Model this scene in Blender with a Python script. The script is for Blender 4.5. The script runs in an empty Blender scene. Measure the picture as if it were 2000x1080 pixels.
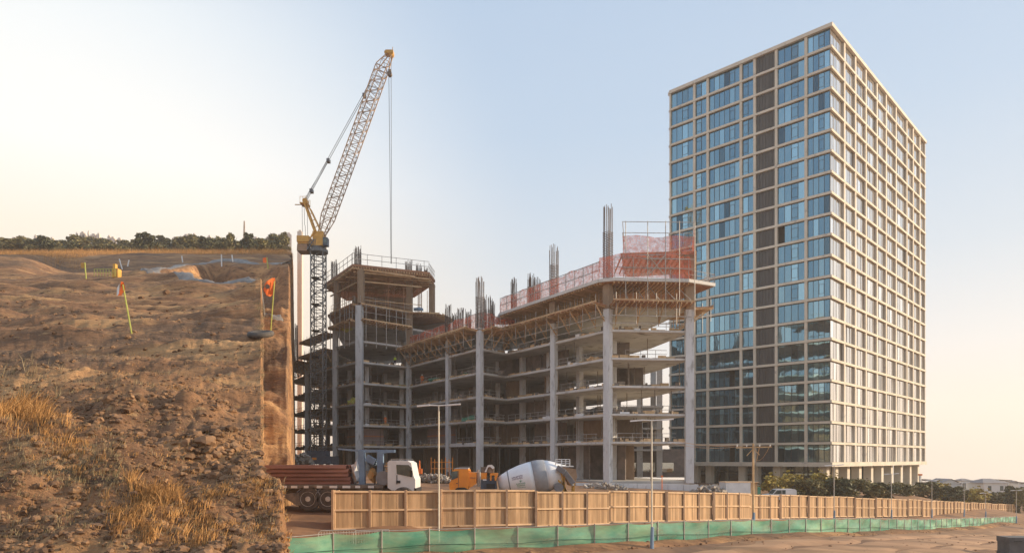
import bpy, math, random
import numpy as np
from mathutils import Vector, Matrix
R = math.radians
rnd = random.Random(7)
scn = bpy.context.scene
col = scn.collection
F = 1352.0; CX = 1000.0; HY = 895.0      # focal length, centre and horizon of the photograph in its pixels

# ------------------------------------------------------------------ camera
cam_d = bpy.data.cameras.new('camera'); cam = bpy.data.objects.new('camera', cam_d); col.objects.link(cam)
cam.location = (0, 0, 0); cam.rotation_euler = (R(90), 0, 0)
cam_d.sensor_width = 36; cam_d.lens = 36*F/2000; cam_d.shift_y = (HY-540)/2000
cam_d.clip_start = .3; cam_d.clip_end = 9000
scn.camera = cam

def lin(c):
    return tuple(((x/255)/12.92 if x/255 <= .04045 else ((x/255+.055)/1.055)**2.4) for x in c)

# ------------------------------------------------------------------ sky and sun
SUN_EL, SUN_AZ = 17.0, 5.0               # azimuth: degrees from +X towards +Y
w = bpy.data.worlds.new('World'); scn.world = w; w.use_nodes = True
nt = w.node_tree; nt.nodes.clear()
def N(t, **k):
    n = nt.nodes.new(t)
    for a, b in k.items(): setattr(n, a, b)
    return n
L = lambda a, b: nt.links.new(a, b)
out = N('ShaderNodeOutputWorld'); bg = N('ShaderNodeBackground'); bg.inputs[1].default_value = .1
L(bg.outputs[0], out.inputs[0])
sky = N('ShaderNodeTexSky', sky_type='NISHITA'); sky.sun_disc = False
sky.sun_elevation = R(SUN_EL); sky.sun_rotation = R(90-SUN_AZ); sky.dust_density = 2.5; sky.air_density = 1.2
tc = N('ShaderNodeTexCoord'); sep = N('ShaderNodeSeparateXYZ'); L(tc.outputs['Generated'], sep.inputs[0])
def ramp(stops):
    r = N('ShaderNodeValToRGB'); e = r.color_ramp.elements
    while len(e) < len(stops): e.new(.5)
    for el, (p, c) in zip(e, stops): el.position = p; el.color = (*lin(c), 1)
    return r
blue = ramp([(0, (243, 228, 212)), (.05, (240, 229, 219)), (.14, (227, 228, 229)), (.26, (201, 214, 226)), (.42, (181, 202, 224)), (.62, (169, 192, 219)), (1, (150, 178, 215))])
pale = ramp([(0, (243, 222, 198)), (.27, (254, 242, 224)), (.36, (255, 252, 246)), (.50, (238, 243, 245)), (.65, (205, 217, 230)), (1, (150, 178, 215))])
L(sep.outputs[2], blue.inputs[0]); L(sep.outputs[2], pale.inputs[0])
dot = N('ShaderNodeVectorMath', operation='DOT_PRODUCT'); L(tc.outputs['Generated'], dot.inputs[0]); dot.inputs[1].default_value = (-.80, .60, .0)
mr = N('ShaderNodeMapRange', interpolation_type='SMOOTHSTEP'); L(dot.outputs['Value'], mr.inputs[0]); mr.inputs[1].default_value = .52; mr.inputs[2].default_value = .86
mx = N('ShaderNodeMix', data_type='RGBA'); L(mr.outputs[0], mx.inputs[0]); L(blue.outputs[0], mx.inputs[6]); L(pale.outputs[0], mx.inputs[7])
sc10 = N('ShaderNodeVectorMath', operation='SCALE'); L(mx.outputs[2], sc10.inputs[0]); sc10.inputs[3].default_value = 8.9
mx2 = N('ShaderNodeMix', data_type='RGBA'); mx2.inputs[0].default_value = .08; L(sc10.outputs[0], mx2.inputs[6]); L(sky.outputs[0], mx2.inputs[7])
L(mx2.outputs[2], bg.inputs[0])
sd = bpy.data.lights.new('sun', 'SUN'); sun = bpy.data.objects.new('sun', sd); col.objects.link(sun)
sd.energy = 5.0; sd.angle = R(.6); sd.color = (1.0, .80, .55)
sdir = Vector((math.cos(R(SUN_EL))*math.cos(R(SUN_AZ)), math.cos(R(SUN_EL))*math.sin(R(SUN_AZ)), math.sin(R(SUN_EL))))
sun.rotation_euler = sdir.to_track_quat('Z', 'Y').to_euler()
scn.view_settings.view_transform = 'Standard'; scn.view_settings.look = 'None'
scn.view_settings.gamma = 1; scn.view_settings.exposure = .42; scn.view_settings.use_curve_mapping = False
scn.cycles.max_bounces = 8; scn.cycles.transparent_max_bounces = 16

# ------------------------------------------------------------------ materials
MATS = {}
def mat(name, c1, c2=None, scale=1.0, rough=.8, metal=0.0, bump=0.0, bscale=None, rand=0.0, stretch=(1, 1, 1), c3=None, scale3=.2, alpha=1.0, detail=6, t3=(.5, .62), emit=0, spec=.5, weave=0, speck=None):
    if name in MATS: return MATS[name]
    m = bpy.data.materials.new(name); m.use_nodes = True; t = m.node_tree; t.nodes.clear()
    n = t.nodes.new; l = t.links.new
    o = n('ShaderNodeOutputMaterial'); b = n('ShaderNodeBsdfPrincipled'); l(b.outputs[0], o.inputs[0])
    b.inputs['Roughness'].default_value = rough; b.inputs['Metallic'].default_value = metal
    b.inputs['Specular IOR Level'].default_value = spec
    g = n('ShaderNodeNewGeometry'); mp = n('ShaderNodeMapping'); mp.inputs['Scale'].default_value = stretch; l(g.outputs['Position'], mp.inputs[0])
    def noise(s, d=detail):
        q = n('ShaderNodeTexNoise'); q.inputs['Scale'].default_value = s; q.inputs['Detail'].default_value = d; q.inputs['Roughness'].default_value = .62
        l(mp.outputs[0], q.inputs['Vector']); return q.outputs['Fac']
    c2 = c2 or tuple(x*.78 for x in c1)
    f = noise(scale); r = n('ShaderNodeMapRange'); r.inputs[1].default_value = .36; r.inputs[2].default_value = .64; l(f, r.inputs[0])
    m1 = n('ShaderNodeMix'); m1.data_type = 'RGBA'; l(r.outputs[0], m1.inputs[0]); m1.inputs[6].default_value = (*c1, 1); m1.inputs[7].default_value = (*c2, 1)
    cout = m1.outputs[2]
    if c3:
        r3 = n('ShaderNodeMapRange'); r3.inputs[1].default_value = t3[0]; r3.inputs[2].default_value = t3[1]; l(noise(scale3), r3.inputs[0])
        m3 = n('ShaderNodeMix'); m3.data_type = 'RGBA'; l(r3.outputs[0], m3.inputs[0]); l(cout, m3.inputs[6]); m3.inputs[7].default_value = (*c3, 1); cout = m3.outputs[2]
    if speck:
        for sc_, cc, lo, hi in speck:
            r4 = n('ShaderNodeMapRange'); r4.inputs[1].default_value = lo; r4.inputs[2].default_value = hi; l(noise(sc_, 8), r4.inputs[0])
            m4 = n('ShaderNodeMix'); m4.data_type = 'RGBA'; l(r4.outputs[0], m4.inputs[0]); l(cout, m4.inputs[6]); m4.inputs[7].default_value = (*cc, 1); cout = m4.outputs[2]
    if rand:
        oi = n('ShaderNodeObjectInfo'); ad = n('ShaderNodeMath'); ad.operation = 'ADD'; l(oi.outputs['Random'], ad.inputs[0]); l(g.outputs['Random Per Island'], ad.inputs[1])
        fr = n('ShaderNodeMath'); fr.operation = 'FRACT'; l(ad.outputs[0], fr.inputs[0])
        rr = n('ShaderNodeMapRange'); rr.inputs[3].default_value = 1-rand; rr.inputs[4].default_value = 1+rand; l(fr.outputs[0], rr.inputs[0])
        vs = n('ShaderNodeVectorMath'); vs.operation = 'SCALE'; l(cout, vs.inputs[0]); l(rr.outputs[0], vs.inputs[3]); cout = vs.outputs[0]
    l(cout, b.inputs['Base Color'])
    if emit: l(cout, b.inputs['Emission Color']); b.inputs['Emission Strength'].default_value = emit
    if bump:
        bp = n('ShaderNodeBump'); bp.inputs['Strength'].default_value = min(1, bump*2.5); bp.inputs['Distance'].default_value = bump; l(noise(bscale or scale*4), bp.inputs['Height']); l(bp.outputs[0], b.inputs['Normal'])
    if alpha < 1:
        if weave:
            af = noise(weave, 2); ar = n('ShaderNodeMapRange'); ar.inputs[1].default_value = .3; ar.inputs[2].default_value = .7; ar.inputs[3].default_value = alpha-.22; ar.inputs[4].default_value = min(1, alpha+.22)
            l(af, ar.inputs[0]); l(ar.outputs[0], b.inputs['Alpha'])
        else: b.inputs['Alpha'].default_value = alpha
    MATS[name] = m; return m

M = dict(
 hill=mat('hill_dirt', (.38, .205, .105), (.20, .110, .064), scale=.9, bump=.30, bscale=3.6, rough=.95, stretch=(.35, 1, 1.2), c3=(.56, .32, .15), scale3=.4, t3=(.48, .64), detail=12, spec=.1, speck=[(.16, (.20, .125, .08), .50, .60), (2.6, (.11, .07, .048), .57, .65), (5.5, (.46, .28, .14), .60, .68)]),
 dirt=mat('site_dirt', (.36, .205, .115), (.23, .135, .08), scale=.5, bump=.05, bscale=4, rough=.95, c3=(.16, .10, .07), scale3=.18, t3=(.52, .66), detail=9, spec=.15),
 road=mat('road_dirt', (.50, .30, .175), (.34, .20, .12), scale=.35, bump=.03, bscale=5, rough=.95, stretch=(.4, 1.4, 1), detail=9, spec=.15, c3=(.24, .15, .09), scale3=.22, t3=(.5, .62)),
 clod=mat('clod_dirt', (.30, .175, .095), (.16, .095, .06), scale=3, bump=.03, bscale=14, rough=.95, rand=.3, spec=.15),
 straw=mat('straw', (.56, .31, .12), (.36, .19, .075), scale=2, rough=.8, rand=.35, spec=.2),
 greyweed=mat('grey_weed', (.32, .24, .15), (.20, .16, .09), scale=2, rough=.9, rand=.35, spec=.2),
 leaf=mat('leaf_dark', (.13, .125, .06), (.075, .078, .038), scale=1.5, rough=.7, rand=.35, spec=.25),
 leaf2=mat('leaf_olive', (.24, .20, .08), (.14, .125, .055), scale=1.5, rough=.7, rand=.35, spec=.25),
 leafy=mat('leaf_yellow', (.46, .34, .07), (.24, .19, .05), scale=1.5, rough=.7, rand=.35, spec=.25),
 bark=mat('bark', (.11, .075, .05), scale=6, rough=.9),
 conc=mat('concrete', (.54, .515, .48), (.43, .41, .385), scale=.35, rough=.85, bump=.006, bscale=9, c3=(.27, .25, .23), scale3=.9, t3=(.58, .72), spec=.3),
 concs=mat('slab_concrete_lit', (.68, .655, .62), (.56, .54, .51), scale=.5, rough=.85, c3=(.40, .37, .34), scale3=1.1, t3=(.58, .72), spec=.3),  # paler concrete: the light on the slab edges is put into the colour
 concc=mat('column_concrete', (.68, .69, .70), (.57, .58, .59), scale=.6, rough=.85, bump=.006, bscale=9, c3=(.36, .35, .34), scale3=1.6, t3=(.54, .68), stretch=(1, 1, .3), spec=.3),
 concb=mat('raw_concrete', (.36, .26, .18), (.27, .19, .13), scale=.8, rough=.9, bump=.01, bscale=9, stretch=(1, 1, .5), spec=.2),
 soffit=mat('slab_underside_shaded', (.55, .505, .45), (.42, .385, .345), scale=.28, rough=.9, c3=(.20, .165, .135), scale3=.5, t3=(.55, .7), spec=.2),  # darker slab underside: interior shade put into the colour
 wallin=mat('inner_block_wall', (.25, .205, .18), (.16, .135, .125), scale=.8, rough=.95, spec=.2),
 timber=mat('timber', (.66, .46, .26), (.46, .30, .16), scale=1.2, rough=.8, rand=.25, spec=.25),
 ply=mat('plywood_formwork', (.52, .275, .16), (.37, .19, .11), scale=.7, rough=.85, rand=.2, spec=.25),
 plank=mat('fence_plank', (.53, .345, .195), (.36, .225, .125), scale=1.2, rough=.8, rand=.30, stretch=(3, 3, .35), c3=(.34, .19, .10), scale3=5, t3=(.64, .72), bump=.004, bscale=12, spec=.25),
 rail=mat('fence_rail', (.72, .50, .31), (.58, .39, .235), scale=2, rough=.8, rand=.08, spec=.25),
 darkc=mat('dark_concrete', (.15, .14, .135), (.10, .095, .09), scale=2, rough=.9, bump=.01),  # dark grey tone of the roadside block
 bandgrey=mat('drum_band_grey', (.36, .365, .38), (.29, .295, .31), scale=1.5, rough=.5),
 dseam=mat('dark_green_rope', (.015, .09, .06), rough=.8),
 cream=mat('lamp_cream_paint', (.74, .68, .55), (.62, .56, .44), scale=2, rough=.5),
 frame2=mat('pale_window_frame', (.20, .17, .14), (.15, .125, .105), scale=2, rough=.5),  # window frame lightened for the right face, softening its dark stripes
 rebar=mat('rebar_rust', (.17, .12, .095), (.10, .075, .065), scale=2, rough=.85),
 steel=mat('galvanised_tube', (.50, .47, .43), (.36, .33, .30), scale=3, rough=.55, metal=.3),
 net=mat('orange_net', (.80, .19, .09), (.55, .13, .07), scale=.8, rough=.8, alpha=.56, weave=2.6),
 gnet=mat('green_net', (.035, .24, .155), (.09, .35, .245), scale=.45, rough=.7, alpha=.74, weave=1.1, bump=.03, bscale=2.0, stretch=(.6, .6, 1.6), c3=(.24, .46, .27), scale3=.45, t3=(.48, .66)),
 mast=mat('crane_mast_paint', (.17, .175, .18), (.11, .115, .12), scale=2, rough=.6, metal=.2),
 jib=mat('crane_jib_paint', (.50, .34, .22), (.33, .215, .14), scale=1, rough=.6),
 yellow=mat('crane_yellow', (.68, .38, .075), (.52, .28, .05), scale=1.5, rough=.55),
 cw=mat('counterweight_concrete', (.42, .27, .17), (.3, .19, .12), scale=2, rough=.9),
 rope=mat('steel_rope', (.14, .14, .15), rough=.5, metal=.4),
 blue=mat('blue_steel', (.20, .30, .42), (.14, .21, .31), scale=1.4, rough=.55),
 dblue=mat('dark_blue_steel', (.07, .10, .14), (.045, .06, .09), scale=1.4, rough=.55),
 white=mat('white_paint', (.80, .79, .77), (.68, .67, .65), scale=1.2, rough=.4),
 wbag=mat('white_sheet', (.66, .65, .64), (.45, .45, .46), scale=3, rough=.8, bump=.02),
 orange=mat('orange_paint', (.92, .33, .035), (.78, .26, .03), scale=1.3, rough=.4),
 black=mat('black_plastic', (.022, .022, .024), rough=.6),
 rubber=mat('rubber', (.12, .10, .085), (.07, .062, .056), scale=5, rough=.9),
 hub=mat('wheel_rim', (.62, .58, .52), (.40, .35, .30), scale=5, rough=.7),
 cglass=mat('cab_glass', (.13, .165, .15), (.08, .10, .10), scale=2, rough=.08, metal=.3),
 pile=mat('rusty_steel_pile', (.30, .135, .095), (.19, .085, .062), scale=1.6, rough=.75, rand=.18, stretch=(.3, 2, 2)),
 grey=mat('grey_paint', (.22, .225, .24), (.17, .17, .18), scale=2, rough=.5),
 hubrown=mat('muddy_steel', (.24, .19, .15), (.12, .10, .085), scale=3, rough=.85),
 drumpaint=mat('drum_white', (.84, .85, .86), (.74, .75, .76), scale=.8, rough=.35),  # plain white drum paint
 purple=mat('drum_lettering', (.17, .09, .17), rough=.6),
 green=mat('green_print', (.10, .34, .20), rough=.6),
 flago=mat('flag_orange', (.95, .20, .03), (.80, .16, .03), scale=8, rough=.8),
 polegr=mat('stake_yellow_green', (.44, .46, .10), (.36, .38, .08), scale=5, rough=.6),
 band=mat('tower_concrete', (.70, .62, .51), (.60, .53, .43), scale=.4, rough=.8, c3=(.40, .36, .32), scale3=.9, t3=(.6, .72), spec=.3),
 panel=mat('dark_cladding', (.080, .074, .072), (.056, .052, .052), scale=.5, rough=.55, rand=.14, stretch=(4, 4, .3)),
 frame=mat('window_frame', (.045, .048, .052), rough=.5),
 inner=mat('room_dark', (.05, .045, .04), rough=.9),
 plastic=mat('grey_sheeting', (.26, .235, .21), (.14, .115, .095), scale=1.2, rough=.55, bump=.12, bscale=2.5),
 haze=mat('hazed_facade', (.72, .60, .50), (.64, .54, .46), scale=.3, rough=.9),  # pale tone stands in for distance haze on the skyline buildings
 housew=mat('house_render', (.68, .67, .66), (.60, .59, .58), scale=.3, rough=.9),
 roof=mat('house_roof', (.30, .27, .27), (.23, .21, .21), scale=.8, rough=.9),
 skin=mat('skin', (.42, .24, .16), rough=.6),
 hiviso=mat('orange_workwear', (.9, .22, .04), rough=.8),
 hivisy=mat('yellow_workwear', (.62, .80, .06), rough=.8),
 trousers=mat('dark_trousers', (.05, .06, .10), rough=.9),
 yellownet=mat('yellow_sheet', (.62, .60, .12), (.5, .48, .1), scale=2, rough=.8, bump=.03),
 greennet=mat('green_sheet', (.10, .33, .22), (.07, .22, .15), scale=2, rough=.8, bump=.03),
 hoard=mat('pink_brown_hoarding', (.35, .255, .235), (.29, .21, .195), scale=.6, rough=.8),
 stripe=mat('orange_stripe', (.60, .25, .14), rough=.8),
 rub=mat('rubble', (.42, .38, .34), (.26, .23, .20), scale=2, rough=.95, rand=.3),
)
def glass(name, c1, c2, rough=.03):
    m = bpy.data.materials.new(name); m.use_nodes = True; t = m.node_tree; t.nodes.clear(); n = t.nodes.new; l = t.links.new
    o = n('ShaderNodeOutputMaterial'); b = n('ShaderNodeBsdfPrincipled'); l(b.outputs[0], o.inputs[0])
    g = n('ShaderNodeNewGeometry'); oi = n('ShaderNodeObjectInfo'); ad = n('ShaderNodeMath'); ad.operation = 'ADD'
    l(oi.outputs['Random'], ad.inputs[0]); l(g.outputs['Random Per Island'], ad.inputs[1]); fr = n('ShaderNodeMath'); fr.operation = 'FRACT'; l(ad.outputs[0], fr.inputs[0])
    r = n('ShaderNodeValToRGB'); e = r.color_ramp.elements; e.new(.72); e.new(.8); e.new(.94)
    mid = tuple((a+c)/2 for a, c in zip(c1, c2)); lt = tuple(min(1, a*1.3+.03) for a in c2); dk = tuple(a*.45 for a in c1)
    for el, (p, c) in zip(e, ((0, c1), (.5, mid), (.80, c2), (.95, lt), (.988, dk))): el.position = p; el.color = (*c, 1)
    l(fr.outputs[0], r.inputs[0]); l(r.outputs[0], b.inputs['Base Color'])
    b.inputs['Metallic'].default_value = .86; b.inputs['Roughness'].default_value = rough
    q = n('ShaderNodeTexNoise'); q.inputs['Scale'].default_value = .5; q.inputs['Detail'].default_value = 1; l(g.outputs['Position'], q.inputs['Vector'])
    bp = n('ShaderNodeBump'); bp.inputs['Strength'].default_value = .25; bp.inputs['Distance'].default_value = .05; l(q.outputs['Fac'], bp.inputs['Height']); l(bp.outputs[0], b.inputs['Normal'])
    MATS[name] = m; return m
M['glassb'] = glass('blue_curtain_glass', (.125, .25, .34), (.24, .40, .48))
M['glassw'] = glass('bright_side_glass', (.60, .58, .57), (.84, .80, .76))  # same tower glass, paler: bright sky reflection put into the colour
M['glassd'] = glass('shopfront_glass', (.16, .19, .19), (.36, .36, .33))

# ------------------------------------------------------------------ mesh helpers
def finv(o):
    m = Matrix.Identity(4)
    while o is not None: m = o.matrix_basis @ m; o = o.parent
    return m.inverted()
def pt(px, d, z=None):
    x = (px-CX)/F*d
    return (x, d) if z is None else (x, d, z)
def zp(py, d): return (HY-py)/F*d
class MB:
    def __init__(s): s.v = []; s.f = []
    def quad(s, a, b, c, d): i = len(s.v); s.v += [a, b, c, d]; s.f.append((i, i+1, i+2, i+3)); return s
    def tri(s, a, b, c): i = len(s.v); s.v += [a, b, c]; s.f.append((i, i+1, i+2)); return s
    def hexa(s, p):
        i = len(s.v); s.v += [tuple(q) for q in p]
        s.f += [(i+3, i+2, i+1, i), (i+4, i+5, i+6, i+7), (i, i+1, i+5, i+4), (i+1, i+2, i+6, i+5), (i+2, i+3, i+7, i+6), (i+3, i, i+4, i+7)]; return s
    def box(s, x0, y0, z0, x1, y1, z1):
        return s.hexa([(x0, y0, z0), (x1, y0, z0), (x1, y1, z0), (x0, y1, z0), (x0, y0, z1), (x1, y0, z1), (x1, y1, z1), (x0, y1, z1)])
    def obox(s, c, d, hl, hw, z0, z1):       # box along a horizontal direction d, half length hl, half width hw
        d = Vector((d[0], d[1])).normalized(); n = Vector((-d.y, d.x)); c = Vector((c[0], c[1]))
        q = [c-d*hl-n*hw, c+d*hl-n*hw, c+d*hl+n*hw, c-d*hl+n*hw]
        return s.hexa([(p.x, p.y, z0) for p in q]+[(p.x, p.y, z1) for p in q])
    def beam(s, a, b, w, h=None):
        a = Vector(a); b = Vector(b); d = b-a
        if d.length < 1e-6: return s
        d.normalize(); h = h or w; up = Vector((0, 0, 1)) if abs(d.z) < .95 else Vector((1, 0, 0))
        x = d.cross(up).normalized()*(w/2); y = x.normalized().cross(d)*(h/2)
        return s.hexa([a-x-y, a+x-y, a+x+y, a-x+y, b-x-y, b+x-y, b+x+y, b-x+y])
    def tube(s, a, b, r, n=6, r2=None, cap=True):
        a = Vector(a); b = Vector(b); d = (b-a).normalized(); up = Vector((0, 0, 1)) if abs(d.z) < .95 else Vector((1, 0, 0))
        x = d.cross(up).normalized(); y = x.cross(d); i = len(s.v); r2 = r if r2 is None else r2
        for p, q in ((a, r), (b, r2)):
            for k in range(n): t = 2*math.pi*k/n; s.v.append(tuple(p+x*math.cos(t)*q+y*math.sin(t)*q))
        for k in range(n): j = (k+1) % n; s.f.append((i+j, i+k, i+n+k, i+n+j))
        if cap: s.f.append(tuple(i+k for k in range(n))); s.f.append(tuple(i+n+k for k in reversed(range(n))))
        return s
    def lathe(s, a, b, prof, n=28):          # profile [(distance along a-b, radius)]
        a = Vector(a); d = (Vector(b)-a).normalized(); up = Vector((0, 0, 1)) if abs(d.z) < .95 else Vector((1, 0, 0))
        x = d.cross(up).normalized(); y = x.cross(d); i0 = len(s.v)
        for (t, r) in prof:
            for k in range(n): g = 2*math.pi*k/n; s.v.append(tuple(a+d*t+x*math.cos(g)*r+y*math.sin(g)*r))
        for j in range(len(prof)-1):
            for k in range(n):
                k2 = (k+1) % n; p = i0+j*n; s.f.append((p+k2, p+k, p+n+k, p+n+k2))
        s.f.append(tuple(i0+k for k in range(n))); s.f.append(tuple(i0+(len(prof)-1)*n+k for k in reversed(range(n))))
        return s
    def prism(s, poly, z0, z1, bottom=True):
        n = len(poly); A = sum(poly[i][0]*poly[(i+1) % n][1]-poly[(i+1) % n][0]*poly[i][1] for i in range(n))
        if A < 0: poly = poly[::-1]
        i = len(s.v); s.v += [(p[0], p[1], z0) for p in poly]+[(p[0], p[1], z1) for p in poly]
        s.f.append(tuple(i+n+k for k in range(n)))
        if bottom: s.f.append(tuple(i+k for k in reversed(range(n))))
        for k in range(n): j = (k+1) % n; s.f.append((i+k, i+j, i+n+j, i+n+k))
        return s
    def mesh(s, name, m, inv=None, smooth=False):
        me = bpy.data.meshes.new(name); v = [tuple(inv @ Vector(p)) for p in s.v] if inv is not None else [tuple(p) for p in s.v]
        me.from_pydata(v, [], s.f); me.materials.append(m)
        if smooth: me.polygons.foreach_set('use_smooth', [True]*len(me.polygons))
        me.update(); return me
    def build(s, name, m, parent=None, smooth=False, stuff=False, label=None, local=False):
        inv = finv(parent) if parent is not None and not local else None
        o = bpy.data.objects.new(name, s.mesh(name, m, inv, smooth)); col.objects.link(o)
        if parent is not None: o.parent = parent
        if stuff: o['kind'] = 'stuff'
        if label: o['label'] = label
        return o
def thing(name, label, cat, loc=(0, 0, 0), rz=0, group=None):
    o = bpy.data.objects.new(name, None); col.objects.link(o); o.location = loc; o.rotation_euler = (0, 0, rz); o.empty_display_size = .5
    o['label'] = label; o['category'] = cat
    if group: o['group'] = group
    return o
def tag(o, label, cat, group=None):
    o['label'] = label; o['category'] = cat
    if group: o['group'] = group
    return o
def inst(name, mesh, parent=None, loc=(0, 0, 0), rz=0, scale=None, rot=None):
    o = bpy.data.objects.new(name, mesh); col.objects.link(o); o.parent = parent; o.location = loc; o.rotation_euler = rot or (0, 0, rz)
    if scale is not None: o.scale = scale if hasattr(scale, '__len__') else (scale,)*3
    return o
def dup(o, loc, rz=0, label=None, scale=None):
    r = o.copy(); col.objects.link(r); r.location = loc; r.rotation_euler = (0, 0, rz)
    if scale: r.scale = scale if hasattr(scale, '__len__') else (scale,)*3
    if label: r['label'] = label
    for c in list(o.children):
        k = c.copy(); col.objects.link(k); k.parent = r
        for g in list(c.children): q = g.copy(); col.objects.link(q); q.parent = k
    return r

# ------------------------------------------------------------------ noise and terrain
def h2(ix, iy, s):
    n = (ix.astype(np.int64)*374761393+iy.astype(np.int64)*668265263+s*974711) & 0x7fffffff
    n = ((n ^ (n >> 13))*1274126177) & 0x7fffffff
    return ((n ^ (n >> 16)) & 0xffff)/65535.0
def vn(x, y, s=0):
    ix = np.floor(x); iy = np.floor(y); fx = x-ix; fy = y-iy; fx = fx*fx*(3-2*fx); fy = fy*fy*(3-2*fy)
    a = h2(ix, iy, s); b = h2(ix+1, iy, s); c = h2(ix, iy+1, s); d = h2(ix+1, iy+1, s)
    return (a+(b-a)*fx)*(1-fy)+(c+(d-c)*fx)*fy-.5
def fbm(x, y, o=4, s=0, g=.5):
    t = 0; a = 1
    for k in range(o): t = t+a*vn(x*2**k+17.3*k, y*2**k-9.1*k, s+k); a *= g
    return t
def ss(a, b, x): t = np.clip((x-a)/(b-a), 0, 1); return t*t*(3-2*t)
WF = [(650, 34.7, -1.59), (840, 36.5, -1.68), (1030, 38.6, -1.77), (1330, 46.6, -2.24), (1600, 62.9, -3.4), (1800, 84.5, -5.06), (1985, 135, -8.99)]   # board fence: px, distance, top z
GN = [(560, 26.3, -3.0), (600, 27, -3.0), (740, 28.8, -3.02), (1100, 32.2, -3.14), (1340, 36.5, -3.32), (1660, 48.3, -4.18), (1820, 63, -5.5), (1985, 97, -8.1)]  # green net
ctl = [(*pt(p, d), z-2.0) for p, d, z in WF]+[(*pt(p, d), z-1.0) for p, d, z in GN]+[
 (-13.5, 38, -2.85), (-5, 38, -2.9), (-14, 30, -3.3), (-16, 45, -2.7), (0, 52, -3.9), (-5, 52, -3.7), (5, 53, -4.0), (12.5, 87, -3.3), (23, 88, -3.5), (-26, 116, -2.4), (-30.7, 108, -1.1), (-10, 100, -2.7), (-20, 70, -2.4), (10, 70, -3.8),
 (50, 107, -5.3), (29, 129, -4.3), (100, 146, -7.2), (60, 150, -5.5), (35, 92, -5.9), (24, 73, -4.6), (65, 112, -6.0), (140, 200, -12.2), (50, 250, -9), (-60, 200, -5), (-120, 60, -6), (200, 200, -16), (300, 300, -22),
 (0, 700, -31), (-500, 700, -32), (400, 700, -36), (1200, 1500, -82), (0, 1500, -80), (-1200, 1500, -80), (2500, 400, -45), (-800, 100, -20), (0, 4000, -190), (3500, 3500, -190), (-3500, 3500, -190), (-3500, -800, -30), (3500, -800, -60), (0, -800, -20),
 (0, 10, -5.4), (12, 10, -5.6), (20, 22, -5.4), (30, 38, -5.6), (54, 74, -7.9), (10, 24, -5.0), (0, 22, -4.7), (-9, 10, -4.7), (0, -20, -5.5)]
C = np.array(ctl); PX = C[:, :2]; n = len(C)
K = np.linalg.norm(PX[:, None]-PX[None], axis=2); Pm = np.c_[np.ones(n), PX]
Wt = np.linalg.solve(np.block([[K+np.eye(n)*.4, Pm], [Pm.T, np.zeros((3, 3))]]), np.r_[C[:, 2], 0, 0, 0])
def G(x, y):
    x = np.asarray(x, float); y = np.asarray(y, float); sh = x.shape; q = np.stack([x.ravel(), y.ravel()], 1)
    o = np.concatenate([np.linalg.norm(c[:, None]-PX[None], axis=2) @ Wt[:n]+Wt[n]+c @ Wt[n+1:] for c in np.array_split(q, max(1, len(q)//20000))])
    return o.reshape(sh)
def Gz(x, y): return float(G(x, y))
PIT = [pt(262, 79), pt(300, 73), pt(400, 65), pt(500, 61.5), pt(640, 59), pt(640, 96), pt(520, 104), pt(420, 107), pt(340, 93), pt(290, 84)]
def polysd(x, y, poly):                      # signed distance, negative inside
    d = np.full(x.shape, 1e9); ins = np.zeros(x.shape, bool); m = len(poly)
    for i in range(m):
        ax, ay = poly[i]; bx, by = poly[(i+1) % m]; ex, ey = bx-ax, by-ay
        t = np.clip(((x-ax)*ex+(y-ay)*ey)/(ex*ex+ey*ey), 0, 1); d = np.minimum(d, np.hypot(x-ax-t*ex, y-ay-t*ey))
        c = ((ay > y) != (by > y)) & (x < ex*(y-ay)/(ey if ey else 1e-9)+ax); ins ^= c
    return np.where(ins, -d, d)
def segd(x, y, a, b):
    ex, ey = b[0]-a[0], b[1]-a[1]; t = np.clip(((x-a[0])*ex+(y-a[1])*ey)/(ex*ex+ey*ey), 0, 1)
    return np.hypot(x-a[0]-t*ex, y-a[1]-t*ey)
def P0(px, py): Y = 3.1/(.3+(py-HY)/F); return ((px-CX)/F*Y, Y)
BERMS = [(P0(-60, 1030), P0(230, 960), .22, .38), (P0(230, 960), P0(520, 885), .24, .42), (P0(120, 1100), P0(560, 985), .12, .22), (P0(-50, 900), P0(300, 850), .25, .7), (P0(250, 830), P0(560, 800), .2, .8),
 (P0(-60, 700), P0(330, 760), .25, 1.2), (P0(100, 640), P0(560, 700), .2, 1.6), (P0(0, 590), P0(560, 640), .25, 2.2), (P0(0, 760), P0(400, 830), .2, .8)]
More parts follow.
